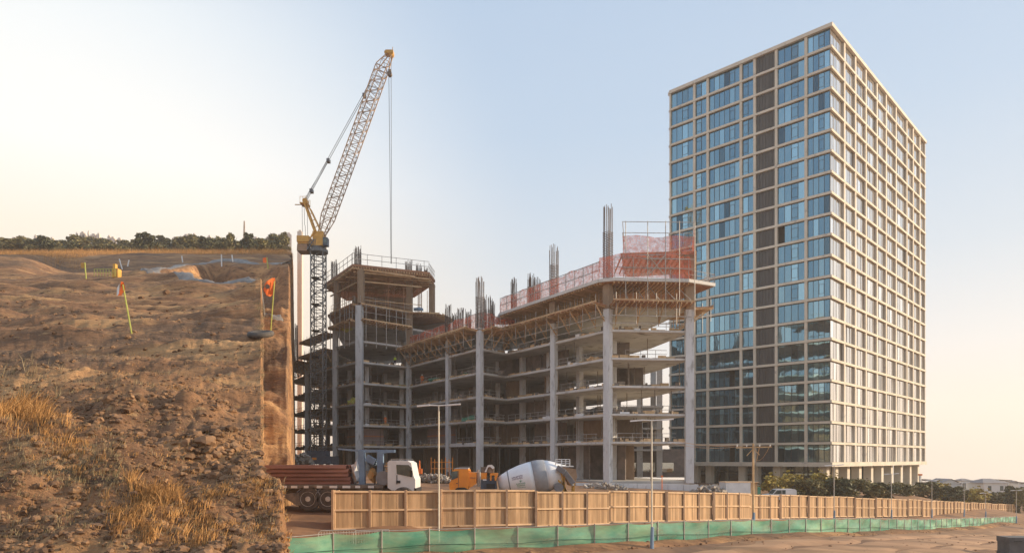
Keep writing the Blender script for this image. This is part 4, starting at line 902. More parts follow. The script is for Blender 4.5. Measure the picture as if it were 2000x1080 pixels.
for c in (602, 641):                           # mudguards as arches
    cx_ = T0.x+tx(c)
    for k in range(7): a0 = math.pi*(.12+.76*k/7); a1 = math.pi*(.12+.76*(k+1)/7); m.hexa([(cx_+math.cos(t)*rr, yy, TZ+.58+math.sin(t)*rr) for yy in (37.9, 38.5) for t, rr in ((a0, .72), (a1, .72), (a1, .76), (a0, .76))])
m.build('mudguard', M['grey'], tk)
m = MB().hexa([(T0.x+tx(548), 37.9, TZ+.9), (T0.x+tx(580), 37.9, TZ+.28), (T0.x+tx(588), 37.9, TZ+.3), (T0.x+tx(584), 37.9, TZ+1.0), (T0.x+tx(548), 39.5, TZ+.9), (T0.x+tx(580), 39.5, TZ+.28), (T0.x+tx(588), 39.5, TZ+.3), (T0.x+tx(584), 39.5, TZ+1.0)]); m.build('rear_skirt', M['hubrown'], tk)
for c in (602, 641, 706, 788): wheel(tk, T0.x+tx(c), 37.92, TZ+.64, .66)
# cab, side profile extruded
def extrude(prof, y0, y1): 
    m = MB(); n_ = len(prof); m.v = [(x, y0, z) for x, z in prof]+[(x, y1, z) for x, z in prof]; m.f = [tuple(range(n_)), tuple(reversed(range(n_, 2*n_)))]+[((i+1) % n_, i, n_+i, n_+(i+1) % n_) for i in range(n_)]; return m
cabp = [(tx(757), tz(952)), (tx(757), tz(902)), (tx(760), tz(899)), (tx(796), tz(899.5)), (tx(803), tz(904)), (tx(808), tz(930)), (tx(811), tz(936)), (tx(811), tz(965)), (tx(795), tz(965)), (tx(790), tz(955)), (tx(778), tz(954)), (tx(770), tz(960))]
cab = extrude([(T0.x+x, T0.z+z) for x, z in cabp], 38.0, 40.2).build('cab', M['white'], tk)
def poly2(pts_, y, off_=(0, 0)): m = MB(); n_ = len(pts_); m.v = [(T0.x+tx(a), y, T0.z+tz(b)) for a, b in pts_]+[(T0.x+tx(a), y+.03, T0.z+tz(b)) for a, b in pts_]; m.f = [tuple(range(n_)), tuple(reversed(range(n_, 2*n_)))]+[((i+1) % n_, i, n_+i, n_+(i+1) % n_) for i in range(n_)]; return m
poly2([(774, 907), (798, 907.5), (804, 913), (803, 931), (775, 925)], 37.98).build('side_window', M['cglass'], tk)
poly2([(774.6, 928), (776, 926), (776, 945), (774.6, 945)], 37.975).build('door_gap', M['black'], tk)
tb('door_step', 'black', (tx(774), -.04, tz(943), tx(782), .0, tz(938)), (tx(760), -.02, tz(962), tx(770), .1, tz(957)))
tb('side_skirt', 'blue', (tx(780), -.06, tz(960), tx(795), .1, tz(953)))
tb('mirror', 'black', (tx(803), -.35, tz(931), tx(806.5), -.15, tz(918)), (tx(801), -.3, tz(919), tx(804), .0, tz(917.5)))
tb('roof_rack', 'steel', (tx(762), .2, tz(896.5), tx(797), .25, tz(895.5)), (tx(762), 1.9, tz(896.5), tx(797), 1.95, tz(895.5)), (tx(762), .2, tz(899), tx(763), .25, tz(896)), (tx(780), .2, tz(899), tx(781), .25, tz(896)), (tx(796), .2, tz(899), tx(797), .25, tz(896)))
tb('bumper', 'black', (tx(809), -.02, tz(967), tx(813.5), 2.1, tz(953)))
tb('fuel_tank', 'steel', (tx(720), .0, bz-.75, tx(745), .5, bz-.28))
m = MB().tube((T0.x+tx(747), 38.1, TZ+bz+.35), (T0.x+tx(747), 39.9, TZ+bz+.35), .40, 14); m.build('air_tank', M['grey'], tk)
m = MB()
for k in range(9): m.box(T0.x+tx(749+rnd.uniform(0, 3)), 38.3, TZ+tz(948-k*5.2), T0.x+tx(756), 39.8, TZ+tz(948-k*5.2)+.10)
m.build('headboard_timbers', M['timber'], tk)
# rusty sheet piles: five layers of four
def upile(ln):
    m = MB()
    for (x0, z0, x1, z1) in ((-.24, .0, -.15, .17), (-.15, .17, .15, .17), (.15, .17, .24, 0)):
        n_ = Vector((-(z1-z0), x1-x0)).normalized()*.012
        m.hexa([(0, x0, z0), (0, x1, z1), (0, x1+n_.x, z1+n_.y), (0, x0+n_.x, z0+n_.y), (ln, x0, z0), (ln, x1, z1), (ln, x1+n_.x, z1+n_.y), (ln, x0+n_.x, z0+n_.y)])
    m.box(0, -.26, -.01, ln, -.22, .015).box(0, .22, -.01, ln, .26, .015); return m
pm = upile(4.75).mesh('steel_sheet_pile', M['pile'])
for k in range(5):
    for j in range(4):
        o = inst('steel_sheet_pile', pm, None, (T0.x+tx(518)-.05+rnd.uniform(-.06, .06)+k*.0, 38.25+j*.56, TZ+bz+.03+k*.215), scale=((1-.014*k-.006*j), 1, 1), rot=(0, 0, rnd.uniform(-.004, .004)))
        tag(o, 'rusty sheet pile, '+('bottom', 'second', 'middle', 'fourth', 'top')[k]+' layer, '+('near side', 'second row', 'third row', 'far side')[j]+', on the flatbed truck', 'steel pile', 'sheet piles stacked on the flatbed truck')
# blue frame standing on the bed
bf = thing('blue_steel_frame', 'pale blue steel portal frame standing on the flatbed truck behind its cab', 'steel frame', (T0.x+tx(720), 38.8, TZ+bz))
m = MB().beam((T0.x+tx(703), 38.6, TZ+bz), (T0.x+tx(702), 38.6, TZ+tz(880)), .34, .34); m.build('leg', M['blue'], bf)
MB().beam((T0.x+tx(739), 38.6, TZ+bz), (T0.x+tx(739), 38.6, TZ+tz(881)), .30, .34).build('leg', M['blue'], bf)
MB().beam((T0.x+tx(655), 38.6, TZ+tz(876)), (T0.x+tx(700), 38.6, TZ+tz(880)), .12, .10).beam((T0.x+tx(698), 38.6, TZ+tz(880)), (T0.x+tx(768), 38.6, TZ+tz(880.5)), .2, .16).beam((T0.x+tx(745), 38.6, TZ+tz(883)), (T0.x+tx(762), 38.6, TZ+tz(881)), .16, .12).build('top_beam', M['blue'], bf)
MB().beam((T0.x+tx(712), 38.5, TZ+tz(893)), (T0.x+tx(729), 38.5, TZ+tz(902)), .3, .34).build('brace', M['blue'], bf)
ic = bpy.data.meshes.new('lump')
def lump(name, c, r, m_, seed=0, jag=.25, sub=2, par=None):
    import bmesh
    bm = bmesh.new(); bmesh.ops.create_icosphere(bm, subdivisions=sub, radius=1); rr = random.Random(seed)
    ph = [rr.uniform(0, 6) for _ in range(6)]
    for v in bm.verts:
        q = v.co; k = 1+jag*(math.sin(q.x*3.1+ph[0])*math.sin(q.y*2.7+ph[1])+.6*math.sin(q.z*5.3+ph[2]+q.x*4)+.3*rr.uniform(-1, 1)); v.co = Vector((q.x*r[0]*k, q.y*r[1]*k, q.z*r[2]*k))
    me = bpy.data.meshes.new(name); bm.to_mesh(me); bm.free(); me.materials.append(M[m_]); o = bpy.data.objects.new(name, me); col.objects.link(o); o.location = c; return o
tag(lump('white_sheet_bundle', (T0.x+tx(691), 38.7, TZ+tz(922)), (.30, .5, .62), 'wbag', 3), 'crumpled white sheeting between the steel piles and the blue frame', 'sheeting')
tag(lump('rope_bundle', (T0.x+tx(721), 38.9, TZ+tz(928)), (.26, .4, .42), 'straw', 5), 'tan bundle standing between the two blue frame legs', 'bundle')
tag(lump('folded_tarpaulin', (T0.x+tx(721), 38.9, TZ+tz(904)), (.35, .35, .16), 'blue', 6), 'blue grey folded sheet slung between the blue frame legs', 'tarpaulin')
tag(lump('torn_white_bag', (*P0(522, 985), zp(983, P0(522, 985)[1])), (.085, .07, .06), 'wbag', 8, .5), 'torn white plastic bag lying in the dry weeds left of the truck wheels', 'litter')

# mixer truck, facing left
XY = 52.0; MZ = -4.0
def mx_(px): return (px-CX)/F*XY
def mz_(py): return zp(py, XY)
mt_ = thing('mixer_truck', 'orange cab concrete mixer truck with white drum and grey band behind the fence', 'truck', (mx_(1000), XY, MZ))
ext = lambda pts_, y0, y1: extrude([(mx_(a), mz_(b)) for a, b in pts_], y0, y1)
ext([(878, 956), (877, 944), (880, 940), (884, 919), (888, 915.5), (914, 915.5), (916, 919), (916, 945), (914, 956), (904, 957), (900, 960), (880, 962)], 52, 54.3).build('cab', M['orange'], mt_)
ext([(916, 922), (930, 923), (930, 944), (922, 950), (916, 952)], 52.1, 54.2).build('side_locker', M['orange'], mt_)
ext([(881.8, 937), (881.6, 920.5), (894.5, 919), (894.2, 932), (887, 935)], 51.94, 51.99).build('side_window', M['cglass'], mt_)
ext([(895.4, 918), (896.0, 918), (896.0, 953), (895.4, 953)], 51.97, 51.995).build('door_gap', M['hubrown'], mt_)
ext([(884.5, 915.3), (914, 915.3), (914, 913.6), (888, 913.6)], 52.1, 54.2).build('roof_fairing', M['bandgrey'], mt_)
ext([(891, 943), (894, 943), (894, 944.2), (891, 944.2)], 51.95, 51.99).build('door_handle', M['black'], mt_)
ext([(889, 960), (890, 953.5), (895, 951.5), (908, 951.5), (914, 955), (915, 960)], 51.93, 51.99).build('wheel_arch', M['black'], mt_)
ext([(917.5, 932), (929.5, 932.4), (929.5, 933.1), (917.5, 932.8)], 52.03, 52.09).build('locker_seam', M['hubrown'], mt_)
ext([(946, 921), (952, 908), (960, 907), (966, 913), (962, 916), (957, 911), (953, 912), (949, 922)], 52.4, 52.6).build('hose_loop', M['white'], mt_)
ext([(874, 930), (877, 930), (877, 921), (874, 921)], 51.8, 51.9).build('mirror', M['black'], mt_)
ext([(897, 911), (920, 911), (920, 911.8), (897, 911.8)], 52.2, 52.25).build('roof_rail', M['steel'], mt_)
m = MB().tube((mx_(934), 52.4, mz_(950)), (mx_(934), 52.4, mz_(917)), .11, 10).tube((mx_(938), 52.3, mz_(950)), (mx_(936.5), 52.3, mz_(922)), .08, 8); m.build('exhaust_stack', M['steel'], mt_)
ext([(940, 936), (968, 936), (970, 955), (938, 955)], 52.2, 54).build('water_tank', M['dblue'], mt_)
ext([(950, 944), (967, 944), (967, 953), (950, 953)], 52.0, 52.2).build('battery_box', M['black'], mt_)
ext([(939, 923), (950, 923), (950, 936), (939, 936)], 52.3, 53.6).build('pump_housing', M['orange'], mt_)
ext([(957, 924), (972, 924), (972, 927), (969, 938), (966, 938), (966, 928), (960, 928), (960, 938), (957, 938)], 52.1, 54).build('drum_pedestal', M['orange'], mt_)
ext([(938, 912), (964, 912), (964, 923), (938, 923)], 52.6, 53.8).build('engine_block', M['hubrown'], mt_)
ext([(885, 958), (1125, 962), (1125, 974), (885, 972)], 52.5, 53.8).build('chassis', M['black'], mt_)
ext([(943, 935.5), (950, 935.5), (950, 938), (943, 938)], 52.0, 52.1).build('side_light', M['white'], mt_)
for k, px in enumerate((893, 925, 1060, 1098)): wheel(mt_, mx_(px), 51.95, -3.5, .52)
dA = Vector((mx_(973), 53.25, mz_(947))); dB = dA+Vector((5.5, 0, 1.0)); dn = (dB-dA).normalized()
prof = [(0, .35), (.05, .55), (.4, .74), (1.0, .98), (1.7, 1.17), (2.4, 1.28), (2.75, 1.30)]
dr = MB().lathe(dA, dB, prof, 48).build('drum', M['drumpaint'], mt_, smooth=True)
MB().lathe(dA, dB, [(2.76, 1.30), (2.78, 1.335), (3.2, 1.33), (3.7, 1.27), (3.74, 1.24)], 48).build('drum_band', M['bandgrey'], dr, smooth=True)
MB().lathe(dA, dB, [(3.72, 1.24), (4.2, 1.08), (4.7, .85), (5.1, .62), (5.35, .55)], 48).build('drum_mouth', M['drumpaint'], dr, smooth=True)
MB().lathe(dA, dB, [(.80, .925), (.82, .935), (.86, .955), (.88, .945)], 40).build('drum_seam', M['grey'], dr, smooth=True)
def rad(t):
    for (a, ra), (b, rb) in zip(prof, prof[1:]):
        if a <= t <= b: return ra+(rb-ra)*(t-a)/(b-a)
    return 1.3
def on_drum(t, g):                             # g: angle below (-) / above (+) the side facing the camera
    q = dA+dn*t; sx = Vector((0, -1, 0)); up_ = Vector((-dn.z, 0, dn.x)); r = rad(t)+.012; return q+sx*math.cos(g)*r+up_*math.sin(g)*r
def strokes(m, t0, t1, g0, hgt, n_, sl=0, seed=1):
    rr = random.Random(seed); wd = (t1-t0)/n_
    for k in range(n_):
        a = t0+k*wd; b = a+wd*.72; g = g0+sl*(a-t0)
        for (u0, u1, v0, v1) in ((a, a+wd*.2, 0, 1), (b-wd*.2, b, 0, 1) if rr.random() < .6 else (a, b, .4, .58), (a, b, .8, 1) if rr.random() < .6 else (a, b, 0, .2), (a, b, .4, .6) if rr.random() < .5 else (a, b, 0, .2)):
            m.quad(on_drum(u0, g+v0*hgt), on_drum(u1, g+v0*hgt), on_drum(u1, g+v1*hgt), on_drum(u0, g+v1*hgt))
m = MB(); strokes(m, 1.10, 1.95, .28, .10, 8, 0.0, 1); strokes(m, 1.12, 1.92, .15, .09, 9, 0.0, 2); m.build('lettering', M['purple'], dr)
m = MB(); strokes(m, 1.35, 2.05, -.20, .085, 10, 0, 3); strokes(m, 1.38, 2.0, -.33, .085, 9, 0, 4); strokes(m, 1.40, 2.02, -.45, .05, 12, 0, 5)
for k, (a0, b0, a1, b1) in enumerate(((1.70, -.08, 1.72, .12), (1.71, -.05, 1.60, .05), (1.71, -.05, 1.84, .05), (1.71, -.07, 1.64, -.02), (1.71, -.07, 1.80, -.02))): m.quad(on_drum(a0-.015, b0), on_drum(a0+.015, b0), on_drum(a1+.015, b1), on_drum(a1-.015, b1))
m.build('green_emblem', M['green'], dr)
# rear chute, hopper, platform
m = MB()
def q3(px, y, py): return Vector((mx_(px), y, mz_(py)))
for s0, s1 in (((1088, 916), (1103, 925)), ((1103, 925), (1120, 948))):
    a = q3(s0[0], 52.4, s0[1]); b = q3(s1[0], 52.2, s1[1]); m.beam(a, b, .55, .10); m.beam(a+Vector((0, -.28, .15)), b+Vector((0, -.28, .15)), .06, .36)
m.build('chute', M['grey'], mt_)
ext([(1092, 914), (1104, 912), (1127, 916), (1129, 930), (1124, 950), (1112, 948), (1104, 925)], 52.7, 54.0).build('hopper', M['cw'], mt_)
m = MB()
for a, b in (((1086, 930), (1112, 966)), ((1096, 920), (1108, 966)), ((1104, 925), (1100, 966)), ((1122, 940), (1122, 966))): m.beam(q3(a[0], 52.5, a[1]), q3(b[0], 52.5, b[1]), .12, .12); m.beam(q3(a[0], 53.9, a[1]), q3(b[0], 53.9, b[1]), .12, .12)
m.build('rear_frame', M['yellow'], mt_)
m = MB().box(mx_(1085), 52.6, mz_(911.5), mx_(1122), 53.9, mz_(909.5))
for px in (1086, 1098, 1106, 1114): m.tube(q3(px, 52.6, 909), q3(px, 52.6, 897), .035, 5)
for py in (897, 901, 905): m.tube(q3(1086, 52.6, py), q3(1115, 52.6, py), .03, 5)
m.build('work_platform', M['white'], mt_)
MB().tube(q3(1092, 52.3, 952), q3(1092, 53, 952), .36, 16).build('rear_roller', M['grey'], mt_)

# white van and site container
def tz0(px, d): x, y = pt(px, d); return x, y, Gz(x, y)
x, y, z = tz0(1522, 92); vb = zp(954.5, 92)-1.75; vn_t = thing('white_van', 'small white van parked in front of the bushes behind the fence', 'van', (x, y, vb))
def ve(pts_, y0, y1): return extrude([(x+a, vb+b) for a, b in pts_], y+y0, y+y1)
ve([(-2.05, .35), (-2.05, .95), (-1.9, 1.05), (-1.15, 1.12), (-.65, 1.70), (-.4, 1.77), (1.75, 1.77), (1.95, 1.6), (2.05, .35)], -.85, .85).build('body', M['white'], vn_t)
ve([(-1.08, 1.12), (-.62, 1.62), (-.02, 1.64), (-.02, 1.12)], -.87, -.855).build('side_window', M['cglass'], vn_t)
ve([(.05, 1.12), (.05, 1.64), (.5, 1.64), (.5, 1.12)], -.87, -.855).build('side_window', M['cglass'], vn_t)
MB().hexa([(x-1.17, y-.75, vb+1.13), (x-1.17, y+.75, vb+1.13), (x-.69, y+.7, vb+1.68), (x-.69, y-.7, vb+1.68), (x-1.14, y-.75, vb+1.11), (x-1.14, y+.75, vb+1.11), (x-.66, y+.7, vb+1.66), (x-.66, y-.7, vb+1.66)]).build('windscreen', M['cglass'], vn_t)
for dx in (-1.3, 1.3): wheel(vn_t, x+dx, y-.88, vb+.33, .33, .2)
x, y, z = tz0(1445, 74); zb = min(z, zp(985, 74)); ct = thing('site_cabin', 'white site cabin with a brown end door behind the fence left of the van', 'cabin', (x, y, zb))
MB().box(x-1.5, y, zb, x+1.15, y+2.4, zp(941.5, 74)).build('body', M['white'], ct); MB().box(x-1.52, y-.04, zp(942, 74), x+2.1, y+2.42, zp(941, 74)).build('roof_edge', M['rail'], ct)
MB().box(x+1.15, y+.2, zb, x+1.95, y+2.3, zp(942.5, 74)).build('end_door', M['timber'], ct); MB().box(x+1.96, y+.2, zb, x+2.3, y+2, zp(951, 74)).build('end_locker', M['greennet'], ct)
# concrete block by the road
x, y = pt(1990, 39); bz_ = zp(1081, 39); cbk = thing('concrete_block', 'grey precast concrete block lying beside the dirt road at the bottom right corner', 'concrete block', (x, y, bz_))
m = MB().box(x-.55, y, bz_-.3, x+1.6, y+.95, bz_+.62).box(x-.58, y-.03, bz_+.62, x+1.63, y+.98, bz_+.92).box(x-.58, y-.03, bz_-.3, x+1.63, y+.98, bz_+.08); m.build('body', M['darkc'], cbk)
MB().box(x-.3, y-.045, bz_+.68, x+.15, y-.03, bz_+.72).build('lifting_slot', M['black'], cbk)

# low wall, rubble and barriers on the site
lw = thing('low_concrete_wall', 'low grey concrete upstand wall in front of the right columns', 'wall', (12, 84, -4))
for k in range(8): a = pt(1125+k*30, 82); b = pt(1125+(k+1)*30-.8, 82); MB().box(a[0], 82, -5.0, b[0], 82.5, zp(943+k*.4, 82)).build('panel', M['concc'], lw)
hb_ = MB()
def heap(name, pxs, d, pyt, pyb, m_, label, cat, n_=220, s=.35, stuff=True):
    m = MB()
    for _ in range(n_):
        px = rnd.uniform(*pxs); t = 1-abs((px-pxs[0])/(pxs[1]-pxs[0])*2-1)**3; dd_ = d+rnd.uniform(-1.5, 1.5); x, y = pt(px, dd_); z = zp(rnd.uniform(pyb-(pyb-pyt)*max(.15, t), pyb), dd_); r = rnd.uniform(.3, 1)*s
        a = Vector((rnd.uniform(-1, 1), rnd.uniform(-1, 1), rnd.uniform(-.6, .6))).normalized(); p = Vector((x, y, z)); m.beam(p-a*r, p+a*r*rnd.uniform(.3, 1), r*rnd.uniform(.3, 1.1), r*rnd.uniform(.3, .9))
    o = m.build(name, M[m_]); tag(o, label, cat)
    if stuff: o['kind'] = 'stuff'
    return o
heap('rubble_heap', (560, 612), 107, 886, 912, 'rub', 'pale broken rubble heap at the foot of the crane', 'rubble', 260, .6)
heap('rubble_row', (806, 884), 78, 926, 942, 'rub', 'row of broken rubble between the two trucks', 'rubble', 380, .3)
heap('rubble_ridge', (1118, 1240), 80, 944, 968, 'rub', 'rubble and scrap right of the mixer truck', 'rubble', 300, .4)
heap('rubble_spread', (1340, 1425), 74, 948, 972, 'rub', 'loose rubble left of the white cabin', 'rubble', 260, .4)
ob = thing('orange_barrier', 'orange plastic barrier and post on the ground floor edge between the trucks', 'barrier', (*pt(820, 84), -3.2))
MB().box(pt(816, 84)[0], 84, zp(925, 84), pt(824, 84)[0], 84.4, zp(915, 84)).tube((*pt(819.5, 84.2), zp(916, 84)), (*pt(819.5, 84.2), zp(899, 84)), .12, 6, r2=.06).build('body', M['hiviso'], ob)
mpp = MB()
for k in range(7): x0, y0 = pt(862+k*7-20, 96); mpp.tube((x0, y0, -2.9), (x0, y0, zp(893+3*(k % 2), 96)), .06, 5)
for z_ in (-1.4, -.5): mpp.tube((*pt(842, 96), z_), (*pt(884, 96), z_), .05, 5)
tag(mpp.build('orange_trestle', M['orange']), 'orange steel trestle rack standing on the dark ground floor left of the mixer truck', 'rack')
md = thing('orange_marker_post', 'small orange marker post beside the low wall under the open right bay', 'marker post', (*pt(1293, 81.5), -4)); MB().tube((*pt(1293, 81.5), -4.4), (*pt(1293, 81.5), zp(930, 81.5)), .05, 6).box(pt(1291, 81.5)[0], 81.4, zp(931, 81.5), pt(1295, 81.5)[0], 81.6, zp(928, 81.5)).build('post', M['hiviso'], md)
for px, py, k, m_, lb, sz in ((678, 740, 3, 'yellownet', 'yellow sheeting heaped at the floor edge left of the corner column', (1.1, .8, .7)), (1152, 0, 4, 'timber', 'tan timber pile on a middle floor', (1.0, .6, .4)), (842, 0, 4, 'greennet', 'green sheeting heaped on the floor above the lamp arm', (1.2, .6, .45)), (893, 0, 3, 'timber', 'tan slumped sack at a floor edge right of the lamp', (.6, .5, .5)), (897, 0, 4, 'greennet', 'small green bundle on a floor edge near the middle columns', (.6, .5, .3)), (908, 0, 2, 'greennet', 'pale green tangled netting at a second floor edge', (1.5, .5, .5)), (668, 604, 0, 'yellownet', 'yellow green sheeting on the upper left corner of the building', (1.0, .8, .8)), (806, 0, 9, 'blue', 'blue tarpaulin lying on the upper left block roof', (.9, .6, .3)), (788, 0, 4, 'yellownet', 'yellow green strip of sheeting at an edge left of the notch column', (1.0, .4, .2))):
    e = min(edges, key=lambda e_: 0 if (min(e_[0][0]/e_[0][1], e_[1][0]/e_[1][1])*F+CX <= px <= max(e_[0][0]/e_[0][1], e_[1][0]/e_[1][1])*F+CX) else 1)
    c = min((lerp(*e, t/20) for t in range(21)), key=lambda c_: abs(c_[0]/c_[1]*F+CX-px)); c = off(c, outn(*e), -.9)
    zz = ZN[k] if 0 < k < 9 else (26.4 if k == 9 else 22.9); o = lump('loose_sheeting', (c[0], c[1], zz+sz[2]*.7), sz, m_, px, .35); tag(o, lb, 'sheeting')

# ------------------------------------------------------------------ people
def person(x, y, z, face, top, label, h_=1.75):
    vs = {'pelvis': (0, 0, .95), 'chest': (0, .02, 1.32), 'neck': (0, .0, 1.50), 'head': (0, -.02, 1.64), 'crown': (0, 0, 1.72), 'hl': (-.10, 0, .90), 'kl': (-.12, -.05, .50), 'al': (-.13, .03, .08), 'fl': (-.14, -.15, .04),
          'hr': (.10, 0, .90), 'kr': (.13, -.02, .50), 'ar': (.15, .08, .08), 'fr': (.16, -.10, .04), 'sl': (-.19, 0, 1.42), 'el': (-.27, .02, 1.15), 'wl': (-.22, -.18, .98), 'dl': (-.20, -.25, .94), 'sr': (.19, 0, 1.42), 'er': (.29, .0, 1.16), 'wr': (.27, -.16, 1.0), 'dr': (.26, -.23, .95)}
    rd = {'pelvis': .15, 'chest': .17, 'neck': .06, 'head': .10, 'crown': .07, 'hl': .10, 'kl': .065, 'al': .045, 'fl': .04, 'hr': .10, 'kr': .065, 'ar': .045, 'fr': .04, 'sl': .07, 'el': .05, 'wl': .035, 'dl': .03, 'sr': .07, 'er': .05, 'wr': .035, 'dr': .03}
    ed = [('pelvis', 'chest'), ('chest', 'neck'), ('neck', 'head'), ('head', 'crown'), ('pelvis', 'hl'), ('hl', 'kl'), ('kl', 'al'), ('al', 'fl'), ('pelvis', 'hr'), ('hr', 'kr'), ('kr', 'ar'), ('ar', 'fr'), ('chest', 'sl'), ('sl', 'el'), ('el', 'wl'), ('wl', 'dl'), ('chest', 'sr'), ('sr', 'er'), ('er', 'wr'), ('wr', 'dr')]
    def skin_(name, keep, m_, gr, par, add):
        ks = [k for k in vs if k in keep]; me = bpy.data.meshes.new(name); me.from_pydata([vs[k] for k in ks], [(ks.index(a), ks.index(b)) for a, b in ed if a in ks and b in ks], []); me.materials.append(M[m_])
        o = bpy.data.objects.new(name, me); col.objects.link(o); o.parent = par; sk = o.modifiers.new('skin', 'SKIN'); 
        if not me.skin_vertices: me.attributes.new
        bpy.context.view_layer.objects.active = o
        for i, k in enumerate(ks): me.skin_vertices[0].data[i].radius = (rd[k]*gr+add,)*2; me.skin_vertices[0].data[i].use_root = (i == 0)
        o.modifiers.new('sub', 'SUBSURF').levels = 1; o.modifiers['sub'].render_levels = 1; return o
    t = thing('person', label, 'person', (x, y, z), rz=face)
    try:
        skin_('body', set(vs), 'skin', 1, t, 0); skin_('jacket', {'pelvis', 'chest', 'sl', 'el', 'wl', 'sr', 'er', 'wr'}, top, 1, t, .02); skin_('trousers', {'pelvis', 'hl', 'kl', 'al', 'hr', 'kr', 'ar'}, 'trousers' if top == 'hivisy' else top, 1, t, .012)
    except Exception as ex: print('person', ex)
    m = MB().lathe((x, y, z+1.68), (x, y, z+1.84), [(0, .15), (.015, .15), (.02, .125), (.08, .11), (.12, .07), (.14, .02)], 14); m.build('helmet', M['white'], t, smooth=True)
def floorpt(px, k):
    e = [e_ for e_ in edges if min(e_[0][0]/e_[0][1], e_[1][0]/e_[1][1])*F+CX <= px <= max(e_[0][0]/e_[0][1], e_[1][0]/e_[1][1])*F+CX][0]
    c = min((lerp(*e, t/40) for t in range(41)), key=lambda c_: abs(c_[0]/c_[1]*F+CX-px)); c = off(c, outn(*e), -.75); return (c[0], c[1], ZN[k]+.02)
person(*floorpt(816, 4), R(20), 'hiviso', 'worker in orange workwear standing at a floor edge beside the notch column')
person(*floorpt(775, 5), R(-30), 'hivisy', 'worker in yellow vest on the floor left of the notch column')
person(*floorpt(756, 2), R(40), 'hiviso', 'worker standing behind the guardrail on the second floor left of the notch column')

# ------------------------------------------------------------------ flags, stakes, tyre and pit gear on the hillside
def flagpole(px, py, tpx, tpy, d, label, kind):
    x, y = pt(px, d); z = Hz(x, y)-.1; tx_, ty_ = pt(tpx, d); tzz = zp(tpy, d); t = thing('marker_flag', label, 'flag', (x, y, z)); k = d/25
    MB().tube((x, y, z), (tx_, ty_, tzz), .026*max(1, k*.8), 6).build('pole', M['polegr' if kind != 's' else 'white'], t)
    if kind == 'big':
        m = MB(); ns = 8
        pts_ = [[(-.02, -.02), (-.02, .52)], [(-.10, -.10), (-.09, .50)], [(-.18, -.16), (-.18, .40)], [(-.26, -.16), (-.26, .34)], [(-.34, .0), (-.34, .30)], [(-.40, .10), (-.40, .26)]]
        for i, (a, b) in enumerate(pts_):
            for j in range(4): u = a[1]+(b[1]-a[1])*j/3; m.v.append((tx_+(a[0]+.03*math.sin(j))*k, ty_+.10*k*math.sin(i*1.2+j*.5), tzz+(u-.38)*k))
        for i in range(5):
            for j in range(3): m.f.append((i*4+j, (i+1)*4+j, (i+1)*4+j+1, i*4+j+1))
        m.build('flag', M['flago'], t, smooth=True)
        MB().lathe((tx_-.19*k, ty_-.18*k, tzz-.24*k), (tx_-.19*k, ty_-.1, tzz-.24*k), [(0, .001), (0, .085*k), (.02, .085*k)], 14).build('dark_spot', M['hubrown'], t)
    elif kind == 'fold':
        m = MB(); m.v = [(tx_+a*k, ty_+b*k, tzz+c*k) for a, b, c in ((.03, 0, .08), (-.02, -.08, .1), (-.12, .05, -.1), (-.15, -.05, -.4), (0, -.1, -.42), (.09, 0, -.15))]; m.f = [(0, 1, 2, 5), (5, 2, 3, 4)]; m.build('flag', M['flago'], t)
        MB().quad(*[(tx_+a*k, ty_+b*k, tzz+c*k) for a, b, c in ((-.06, -.12, 0), (-.15, -.10, -.15), (-.17, -.10, -.44), (-.06, -.14, -.36))]).build('flag_lining', M['white'], t)
    elif kind == 'small':
        s = d/75; m = MB(); m.v = [(tx_, ty_, tzz), (tx_-.14*s, ty_+.1, tzz+.02), (tx_-.42*s, ty_-.05, tzz-.08), (tx_-.40*s, ty_, tzz-.55*s), (tx_-.15*s, ty_+.08, tzz-.58*s), (tx_, ty_, tzz-.5*s)]; m.f = [(0, 1, 4, 5), (1, 2, 3, 4)]; m.build('flag', M['flago'] if d > 90 else M['yellow'], t)
flagpole(258, 652, 240, 556, hit(258, 652)[1], 'orange and white flag hanging folded on a leaning yellow green stake', 'fold')
flagpole(528, 655, 536, 549, hit(528, 655)[1], 'orange flag with a dark round spot on a stake standing in a tyre', 'big')
flagpole(168.5, 545, 165.5, 513, hit(168, 545)[1], 'small yellow flag on a stake far left of the pit', 'small')
flagpole(524, 528, 521, 503, hit(524, 526)[1], 'small orange flag on a stake beyond the pit near the crane', 'small')
for (a, b, c, d_, dist, lb) in ((239, 526, 233, 506, 112, 'thin leaning white stake beyond the yellow pump'), (249, 521, 252, 508, 118, 'short pale stake right of the leaning white one'), (433, 521, 432.5, 497, 116, 'upright pale stake beyond the middle of the pit rim'), (357, 513, 355, 500, 124, 'faint pale stake below the round tree'), (455, 512, 453, 498, 124, 'faint stake below the pale green bush right of centre')): flagpole(a, b, c, d_, hit(a, b)[1], lb, 's')
x, y = hit(509, 658); z = Hz(x, y); kk = y/25
rt, rr_ = .42*kk, .14*kk; m = MB(); na_, nb2 = 28, 12
for i in range(na_):
    for j in range(nb2):
        a = 2*math.pi*i/na_; b = 2*math.pi*j/nb2; r = rt-.06*kk+rr_*math.cos(b)*.8; m.v.append((x+r*math.cos(a), y+r*math.sin(a), z+.10*kk+rr_*math.sin(b)*.75+.30*r*math.sin(a)))
for i in range(na_):
    for j in range(nb2): i2, j2 = (i+1) % na_, (j+1) % nb2; m.f.append((i*nb2+j, i2*nb2+j, i2*nb2+j2, i*nb2+j2))
tag(m.build('tyre', M['rubber'], None, smooth=True), 'worn black tyre lying on the dirt around the foot of the orange flag', 'tyre')
x, y = hit(212, 543); z = Hz(x, y); pg = thing('yellow_pump', 'small yellow pump unit inside a light tube frame at the left end of the pit', 'pump', (x, y, z))
